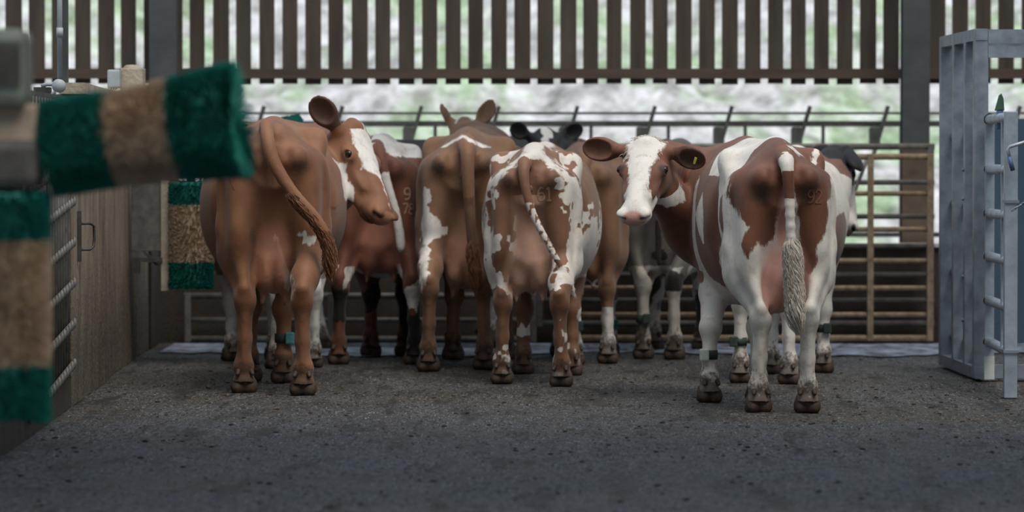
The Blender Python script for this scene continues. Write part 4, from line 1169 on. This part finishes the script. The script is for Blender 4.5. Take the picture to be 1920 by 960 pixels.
# --- big brown cow on the left, tail swung to the right, head turned right
def coat_A(V, I, w, d, p, s):
    x, y, z = V.T; td, tt = I['tail']; w = np.full(len(V), -.4)
    f = hind_map(513, 738, 366)
    rear = (y < .45) & (td > .01)
    spot = poly_sd(x, z, f([(347,432),(372,418),(380,436),(402,440),(398,452),(380,460),(362,458),(366,440)], 1.6, 340, 170))
    w = np.where(rear, spot, w)
    side = (x > .13) & (y > .3) & (y < .66)
    ln_ = .010 - np.abs(y - (.50 - .10*(1.3 - z))) * .8
    w = np.where(side & (z > .82) & (z < 1.34), np.maximum(w, ln_), w)
    lf = (x < -.12) & (y > .18) & (y < .6); wl = poly_sd(y, z, [(.30,1.02),(.36,.98),(.42,.70),(.34,.66),(.28,.80)])
    w = np.where(lf, np.maximum(w, wl), w)
    inner = poly_sd(x, z, f([(285,440),(300,480),(330,560),(330,625),(318,600),(300,540)], 1.6, 340, 170)); w = np.where(rear & (y < .4), np.maximum(w, inner*.6), w)
    hm, hx, hy, hz = head_masks(V, I)
    bl = np.interp(hy, [-.03, .04, .14, .26, .33], [.05, .070, .066, .060, .0]) - np.abs(hx - .0)
    bl = np.minimum(bl, np.where(hy < .035, .004 - np.abs(hx+.02), 1))
    ck = poly_sd(hy, hz, [(.10,-.15),(.17,-.125),(.20,-.075),(.23,-.115),(.32,-.12),(.38,-.15),(.36,-.18),(.30,-.19),(.20,-.20),(.12,-.19),(.05,-.18)])
    w = np.where(hm, np.where((hz > -.09), bl, -.3), w); w = np.where(hm & (np.abs(hx) > .03), np.maximum(w, ck), w)
    w = np.where(I['ear'] < 1.35, -.3, w)
    d = eye_dark(V, I, d, .45); d = np.maximum(d, I['ear_in']*.85)
    d = np.maximum(d, .48*np.exp(-(((np.abs(x)-.14)/.07)**2+((z-1.17)/.07)**2))*(y < .1))
    d = np.maximum(d, .6*np.exp(-(((x+.11)/.025)**2+((z-.80)/.07)**2))*(y < .3))
    d = np.where((td < .012) & (tt > .45), np.maximum(d, .30), d)
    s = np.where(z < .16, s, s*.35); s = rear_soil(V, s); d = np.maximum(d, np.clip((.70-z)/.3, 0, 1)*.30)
    return w, d, p*.75, s
gA = lambda px, py, D: at(px, py, D)
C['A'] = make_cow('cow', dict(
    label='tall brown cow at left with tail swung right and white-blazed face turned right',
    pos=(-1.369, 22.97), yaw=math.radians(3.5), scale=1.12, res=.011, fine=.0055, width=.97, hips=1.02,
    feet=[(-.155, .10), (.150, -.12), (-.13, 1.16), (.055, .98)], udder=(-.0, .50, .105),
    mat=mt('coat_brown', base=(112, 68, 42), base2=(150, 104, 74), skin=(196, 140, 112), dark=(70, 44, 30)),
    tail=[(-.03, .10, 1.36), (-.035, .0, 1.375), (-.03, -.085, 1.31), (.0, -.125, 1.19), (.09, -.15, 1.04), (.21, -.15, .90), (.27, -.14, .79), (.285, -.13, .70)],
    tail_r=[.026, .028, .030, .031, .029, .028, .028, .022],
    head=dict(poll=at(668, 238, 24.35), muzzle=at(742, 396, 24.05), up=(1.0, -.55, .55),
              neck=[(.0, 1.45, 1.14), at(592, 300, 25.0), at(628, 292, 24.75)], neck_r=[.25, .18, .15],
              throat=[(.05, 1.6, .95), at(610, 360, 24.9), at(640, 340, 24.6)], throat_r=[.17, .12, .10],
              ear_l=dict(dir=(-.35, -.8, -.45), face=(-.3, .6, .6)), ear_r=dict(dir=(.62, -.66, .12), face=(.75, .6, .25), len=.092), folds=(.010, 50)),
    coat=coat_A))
C['A']['feet'] = [(-.155, .10), (.150, -.12), (-.13, 1.16), (.055, .98)]
tuft(C['A'], M['hair_brown'], 2200, .13, .03, .55, .0, 4)
strap(C['A'], 3, .24, M['strap'], M['strap_box'], 1, cm=1.1)

# --- smaller mottled cow in the middle, number 61
def mottle(V, I, base, amt, sc=16):
    return base + (nz(V, sc, 3.1)-.5)*amt + (nz(V, sc*2.6, 9.7)-.5)*amt*.6
def coat_D(V, I, w, d, p, s):
    x, y, z = V.T; td, tt = I['tail']; f = hind_map(997, 721.5, 324); Fp = lambda q: f(q, 1.6, 740, 170)
    rear = y < .34
    b = poly_sd(x, z, Fp([(285,290),(305,235),(350,205),(398,215),(402,420),(388,320),(352,370),(356,440),(346,520),(338,600),(322,560),(300,520),(292,400)]))
    b2 = poly_sd(x, z, Fp([(398,215),(420,215),(480,235),(500,290),(532,380),(522,450),(500,520),(486,560),(468,480),(440,430),(416,330),(402,420)]))
    core = poly_sd(x, z, Fp([(300,260),(400,230),(480,250),(480,400),(440,420),(400,330),(360,360),(310,420)]))
    ww = -np.maximum(b, b2)
    ww = np.where(core > .02, ww, mottle(V, I, ww*1.0, .16))
    w = np.where(rear, ww, .2)
    # sides: ragged mixture, browner above
    side = ~rear
    up = np.interp(z, [.5, .7, .95, 1.1, 1.25, 1.4], [.06, .05, .02, -.13, -.20, -.08])
    st = .05 - np.abs(y - .40 - (1.3-z)*.05)
    w = np.where(side, mottle(V, I, np.maximum(up, st), .26), w)
    w = np.where((z > 1.22) & (y < .34) & (td > .01), np.minimum(w, -.05), w); tb = .020 - np.abs(np.abs(x) - .03 - (1.37 - z)*1.15)*.7; w = np.where((z > 1.12) & (y < .4) & (np.abs(x) < .26) & (td > .01), np.maximum(w, mottle(V, I, tb, .03)), w); w = np.where((z > 1.33) & (np.abs(x) < .09) & (td > .01), np.maximum(w, .06 - np.abs(x)), w)
    lg = z < .60
    w = np.where(lg & (y < .6), mottle(V, I, np.where(z < .50, -.06, -.01)+.0*z, .20, 13), w)
    w = np.where(lg & (y >= .6), mottle(V, I, -.05, .2, 11), w)
    tm = (td < .010) & (y < .03); w = np.where(tm, np.where(tt < .40, -.2, np.where(nz(V, 60, 2) > .62, -.05, .2)), w)
    p = np.maximum(p, np.clip(1.25 - np.abs(x+.02)/.115, 0, 1)*(y < .3)*(z > .55)*(z < 1.12)*(td > .01)*.9)
    hm, hx, hy, hz = head_masks(V, I); w = np.where(hm | ((y > 1.5) & (z > .8)), -.3, w)
    d = np.maximum(d, .62*np.exp(-(((np.abs(x)-.135)/.05)**2+((z-1.205)/.045)**2))*(y < .1))
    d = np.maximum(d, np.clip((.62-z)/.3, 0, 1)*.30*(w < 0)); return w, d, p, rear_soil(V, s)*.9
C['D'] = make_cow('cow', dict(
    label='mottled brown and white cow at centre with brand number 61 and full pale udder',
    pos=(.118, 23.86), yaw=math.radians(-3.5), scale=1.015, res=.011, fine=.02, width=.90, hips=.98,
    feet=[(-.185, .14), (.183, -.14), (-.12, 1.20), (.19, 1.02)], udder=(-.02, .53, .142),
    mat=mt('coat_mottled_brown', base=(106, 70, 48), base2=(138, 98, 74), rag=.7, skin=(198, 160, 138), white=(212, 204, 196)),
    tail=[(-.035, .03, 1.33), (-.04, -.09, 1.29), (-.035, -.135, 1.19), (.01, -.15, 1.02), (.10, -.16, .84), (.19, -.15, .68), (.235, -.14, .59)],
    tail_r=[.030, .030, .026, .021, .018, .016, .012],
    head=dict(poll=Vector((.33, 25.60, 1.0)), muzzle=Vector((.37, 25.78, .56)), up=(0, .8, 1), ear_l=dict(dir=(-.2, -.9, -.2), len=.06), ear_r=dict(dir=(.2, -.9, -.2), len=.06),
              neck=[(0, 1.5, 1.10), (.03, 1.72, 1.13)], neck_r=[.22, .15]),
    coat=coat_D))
tuft(C['D'], M['hair_white'], 500, .08, .012, .84, .0, 8)
brand(C['D'], '61', .040, 1.085, .076, M['brand'], .58)

# --- tan cow behind, left of centre, head raised above the others
def coat_C(V, I, w, d, p, s):
    x, y, z = V.T; td, tt = I['tail']; f = hind_map(868, 694, 323); Fp = lambda q: f(q, 1.6, 740, 170)
    w = np.full(len(V), -.4); rear = y < .45
    st = poly_sd(x, z, Fp([(78,300),(112,280),(118,360),(150,410),(140,440),(112,450),(108,540),(90,600),(80,450)]))
    w = np.where(rear & (td > .01), np.maximum(w, mottle(V, I, st, .05)), w)
    w = np.where((z > 1.30) & (y < .5), np.maximum(w, .018 - np.abs(np.abs(x) - (1.37-z)*1.9)), w)
    w = np.where((z < .42) & (x < .0) & (y < .5), np.minimum(w, -.1), w)
    p = np.maximum(p, np.clip(1.1 - np.abs(x-.0)/.12, 0, 1)*(y < .3)*(z > .55)*(z < .95)*(td > .01)*.55)
    hm, hx, hy, hz = head_masks(V, I); w = np.where(hm & (np.abs(hx) < .06) & (hy > -.04) & (hz > -.06), .1, w); w = np.where(hm & (I['ear'] < 1.3), -.3, w)
    d = np.maximum(d, .6*np.exp(-(((np.abs(x)-.14)/.06)**2+((z-1.2)/.06)**2))*(y < .1)); d = np.maximum(d, .35*I['ear_in'])
    d = np.where((td < .01) & (tt > .5), .5, d)
    return w, d, p*.8, np.maximum(rear_soil(V, s), np.where(y < .3, .28*np.exp(-((z-1.05)/.2)**2), 0))
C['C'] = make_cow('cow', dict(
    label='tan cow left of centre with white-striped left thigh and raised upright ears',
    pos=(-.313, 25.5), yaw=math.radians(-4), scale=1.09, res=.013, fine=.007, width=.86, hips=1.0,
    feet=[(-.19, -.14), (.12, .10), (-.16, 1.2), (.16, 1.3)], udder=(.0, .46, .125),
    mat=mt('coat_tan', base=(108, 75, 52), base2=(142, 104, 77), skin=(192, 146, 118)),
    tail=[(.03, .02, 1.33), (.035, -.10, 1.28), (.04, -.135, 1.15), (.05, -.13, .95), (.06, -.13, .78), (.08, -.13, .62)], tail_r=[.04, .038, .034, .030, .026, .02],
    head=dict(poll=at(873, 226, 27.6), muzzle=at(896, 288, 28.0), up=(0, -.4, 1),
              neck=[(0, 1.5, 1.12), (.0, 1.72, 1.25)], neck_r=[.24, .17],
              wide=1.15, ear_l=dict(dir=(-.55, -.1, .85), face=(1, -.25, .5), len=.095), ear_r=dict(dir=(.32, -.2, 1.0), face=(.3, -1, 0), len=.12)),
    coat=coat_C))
tuft(C['C'], M['hair_brown'], 700, .2, .03, .8, .0, 9)

# --- dark red cow with white saddle and black legs
def coat_B(V, I, w, d, p, s):
    x, y, z = V.T; td, tt = I['tail']; w = np.full(len(V), -.4)
    f = hind_map(705, 684, 300)
    a = poly_sd(x, z, f([(700,250),(745,262),(752,280),(760,296),(742,300),(725,292),(712,300),(690,280)]))
    b = poly_sd(x, z, f([(776,276),(800,280),(800,330),(790,318),(788,296)]))
    w = np.where((z > 1.05) & (y < .8), np.maximum(a, b), w)
    w = np.where((y > .3) & (z > 1.28), .2, w)
    w = np.where(td < .01, np.where(tt > .35, .3, -.2), w)
    d = np.maximum(d, np.clip((.56 - z)/.14, 0, 1)*.95); d = np.where((z < .5) & (nz(V, 9, 4) > .62), .1, d)
    ws = (z < .62) & (z > .26) & (nz(V, 7, 1) > .60); w = np.where(ws, .2, w)
    return w, d, p, s*.4
C['B'] = make_cow('cow', dict(
    label='dark red cow with white saddle, black lower legs and brand 9 over 78',
    pos=(-.89, 26.2), yaw=math.radians(0), scale=1.06, res=.015, fine=.02, width=.68, length=.88,
    feet=[(-.235, .04), (.24, .0), (-.07, 1.02), (.15, 1.08)], udder=(.02, .55, .155),
    mat=mt('coat_dark_red', base=(98, 58, 44), base2=(128, 78, 58), skin=(176, 120, 98), dark=(26, 23, 22)),
    tail=[(0, .02, 1.36), (.03, -.10, 1.28), (.07, -.135, 1.12), (.13, -.13, .92), (.16, -.13, .72)], tail_r=[.035, .033, .028, .026, .03],
    head=dict(poll=Vector((-.95, 27.85, 1.05)), muzzle=Vector((-1.05, 28.05, .62)), up=(0, 1, .8), neck=[(0, 1.35, 1.08), (-.05, 1.5, 1.05)], neck_r=[.22, .16]),
    coat=coat_B))
brand(C['B'], '9', .175, 1.02, .070, M['brand']); brand(C['B'], '78', .165, .93, .062, M['brand'], .6)

# --- black cow standing across the back with white star on its face
def coat_E(V, I, w, d, p, s):
    x, y, z = V.T; w = np.where((z < .35), .1, -.4); hm, hx, hy, hz = head_masks(V, I)
    w = np.where(hm, np.maximum(.035-np.abs(hx+.0)-.02*(hy > .12)+(nz(V, 22, 3)-.6)*.12, np.interp(hy, [.3, .36], [-.2, .05]))*(I['ear'] > 1.3) - .3*(I['ear'] < 1.3), w)
    return w, d, p, s
C['E'] = make_cow('cow', dict(
    label='black cow standing across the barn at the back, its white-starred face toward the camera',
    pos=(-1.45, 28.45), yaw=math.radians(-90), scale=1.05, res=.016, fine=.009, width=.8, length=.95,
    feet=[(-.15, .0), (.15, .1), (-.14, 1.2), (.14, 1.28)], udder=(.0, .55, .12),
    mat=mt('coat_black', base=(22, 21, 22), base2=(44, 42, 44), dark=(16, 15, 15)),
    tail=[(0, .02, 1.36), (0, -.10, 1.28), (0, -.135, 1.1), (0, -.12, .8), (0, -.12, .6)],
    head=dict(poll=at(1022, 247, 28.15), muzzle=at(1046, 335, 27.8), up=(.25, -1, .7), neck=[(0, 1.45, 1.15), (.08, 1.85, 1.22)], neck_r=[.22, .16],
              ear_l=dict(dir=(-.85, -.1, .5), len=.085), ear_r=dict(dir=(.85, -.1, .6), len=.085)),
    coat=coat_E))

# --- light brown cow behind the centre
def coat_F(V, I, w, d, p, s):
    x, y, z = V.T; w = np.where(z < .36, .2, -.4); w = np.where((z < .75) & (z > .5) & (y > .1) & (np.abs(x) < .2), .1, w); d = np.maximum(d, .3*I['ear_in'])
    w = np.where((I['tail'][0] < .01) & (z < .9), .2, w)
    return w, d, p*.3, s
C['F'] = make_cow('cow', dict(
    label='light brown cow between the mottled 61 cow and the white-faced cow, white lower legs',
    pos=(.47, 26.2), yaw=math.radians(0), scale=1.02, res=.015, fine=.009, width=.68, length=.80,
    feet=[(-.06, -.02), (.16, .15), (-.14, 1.15), (.20, 1.35)], udder=(.0, .52, .12),
    mat=mt('coat_light_brown', base=(122, 86, 62), base2=(150, 112, 84)),
    tail=[(0, .02, 1.36), (.0, -.10, 1.30), (.0, -.135, 1.12), (.0, -.12, .85), (.0, -.11, .62)],
    head=dict(poll=at(1122, 290, 27.6), muzzle=at(1145, 350, 27.9), up=(0, -.3, 1), neck=[(0, 1.35, 1.12), (.0, 1.6, 1.16)], neck_r=[.24, .17],
              ear_l=dict(dir=(-.45, -.1, .9), face=(.6, -.8, 0), len=.11), ear_r=dict(dir=(.6, -.1, .7), face=(0, -1, .2), len=.10)),
    coat=coat_F))
C['F']['feet'] = [(-.06, -.02), (.16, .15), (-.14, 1.15), (.20, 1.35)]
strap(C['F'], 0, .25, M['strap'], M['strap'], 1); strap(C['F'], 3, .20, M['strap_box'], M['strap_box'], 1, cm=1.1)

# --- grey roan cow
def coat_G(V, I, w, d, p, s):
    x, y, z = V.T; w = mottle(V, I, np.where(z < .60, .02, -.12), .14, 9); d = np.where(nz(V, 6, 5) > .68, .8, d)
    return w, d, p*.3, np.maximum(s, .28)
C['G'] = make_cow('cow', dict(
    label='grey roan cow under the white-faced cow\'s chin, muddy belly and strapped hind leg',
    pos=(1.0, 26.95), yaw=math.radians(-8), scale=1.04, res=.015, fine=.02, width=.8, length=.85,
    feet=[(-.11, .0), (.10, -.05), (-.16, 1.15), (.16, 1.2)], udder=(.0, .52, .12),
    mat=mt('coat_grey_roan', base=(92, 86, 80), base2=(128, 120, 110), dark=(48, 42, 38), white=(190, 180, 168)),
    tail=[(0, .02, 1.36), (.0, -.10, 1.30), (.0, -.135, 1.12), (.0, -.12, .85), (.0, -.11, .62)],
    head=dict(poll=Vector((1.50, 28.45, 1.05)), muzzle=Vector((1.62, 28.65, .62)), up=(0, 1, .8), neck=[(0, 1.3, 1.1), (.0, 1.5, 1.05)], neck_r=[.22, .16]),
    coat=coat_G))
C['G']['feet'] = [(-.11, .0), (.10, -.05), (-.16, 1.15), (.16, 1.2)]
strap(C['G'], 0, .26, M['strap'], M['strap'], 1)

# --- white and brown cow hidden behind the front right cow
def coat_H(V, I, w, d, p, s):
    x, y, z = V.T; w = np.full(len(V), .3)
    a = poly_sd(y, z, [(.75,.98),(1.05,1.02),(1.25,.9),(1.3,.7),(1.1,.62),(.85,.66)]); w = np.where(x > .1, -a, w)
    b = poly_sd(x, y, [(.03,.12),(.3,.2),(.3,.9),(.08,.85)]); w = np.where(z > 1.15, -b, w)
    hm, hx, hy, hz = head_masks(V, I); w = np.where(hm, np.where((hy > .24), .3, -.3), w); w = np.where((y > 1.7) & ~hm, -.3, w)
    w = np.where(hm & (I['ear'] < 1.4), -.3, w)
    d = np.where(hm & (hy < .1), .9, d); d = np.where(hm & (I['ear'] < 1.4), 1.0, d)
    return w, d, p*.3, s
C['H'] = make_cow('cow', dict(
    label='mostly white cow behind the front right cow, brown side patch and black ear',
    pos=(1.535, 24.05), yaw=math.radians(-11), scale=1.0, res=.013, fine=.007, width=.86, length=.98,
    feet=[(-.16, .0), (.145, -.06), (-.10, 1.0), (.20, 1.22)], udder=(.0, .52, .12),
    mat=mt('coat_white_and_brown', base=(108, 74, 60), base2=(134, 96, 78), dark=(24, 22, 26)),
    tail=[(-.02, .02, 1.40), (-.03, -.10, 1.34), (-.03, -.135, 1.12), (.0, -.12, .85), (.0, -.11, .62)],
    head=dict(poll=at(1588, 288, 26.15), muzzle=at(1612, 436, 26.0), up=(.75, .35, .3), neck=[(.0, 1.5, 1.1), (.12, 1.75, 1.12)], neck_r=[.24, .17],
              ear_l=dict(dir=(-.5, -.6, -.3), len=.09), ear_r=dict(dir=(.55, .75, -.05), face=(-.7, .3, -.3), len=.10)),
    coat=coat_H))
C['H']['feet'] = [(-.16, .0), (.145, -.06), (-.10, 1.0), (.20, 1.22)]
strap(C['H'], 3, .28, M['strap'], M['strap'], 1); strap(C['H'], 0, .25, M['strap'], M['strap'], -1)

# --- pale cow hidden behind the big brown one
def coat_I(V, I, w, d, p, s):
    x, y, z = V.T; w = mottle(V, I, np.where(z < .6, .08, -.1), .12, 9); return w, d, p*.3, s
C['I'] = make_cow('cow', dict(
    label='white-legged cow almost hidden behind the tall brown cow at left',
    pos=(-1.40, 25.75), yaw=math.radians(18), scale=.95, res=.015, fine=.02, width=.85, length=.88,
    feet=[(-.14, -.02), (.14, .04), (-.17, 1.1), (.15, 1.15)], udder=(.0, .52, .12),
    mat=mt('coat_pale_roan', base=(120, 104, 92), base2=(150, 132, 116)),
    tail=[(0, .02, 1.36), (.0, -.10, 1.30), (.0, -.135, 1.12), (.0, -.12, .85), (.0, -.11, .62)],
    head=dict(poll=Vector((-2.02, 27.35, 1.0)), muzzle=Vector((-2.12, 27.55, .58)), up=(0, 1, .8), neck=[(0, 1.3, 1.08), (.0, 1.5, 1.02)], neck_r=[.21, .15]),
    coat=coat_I))
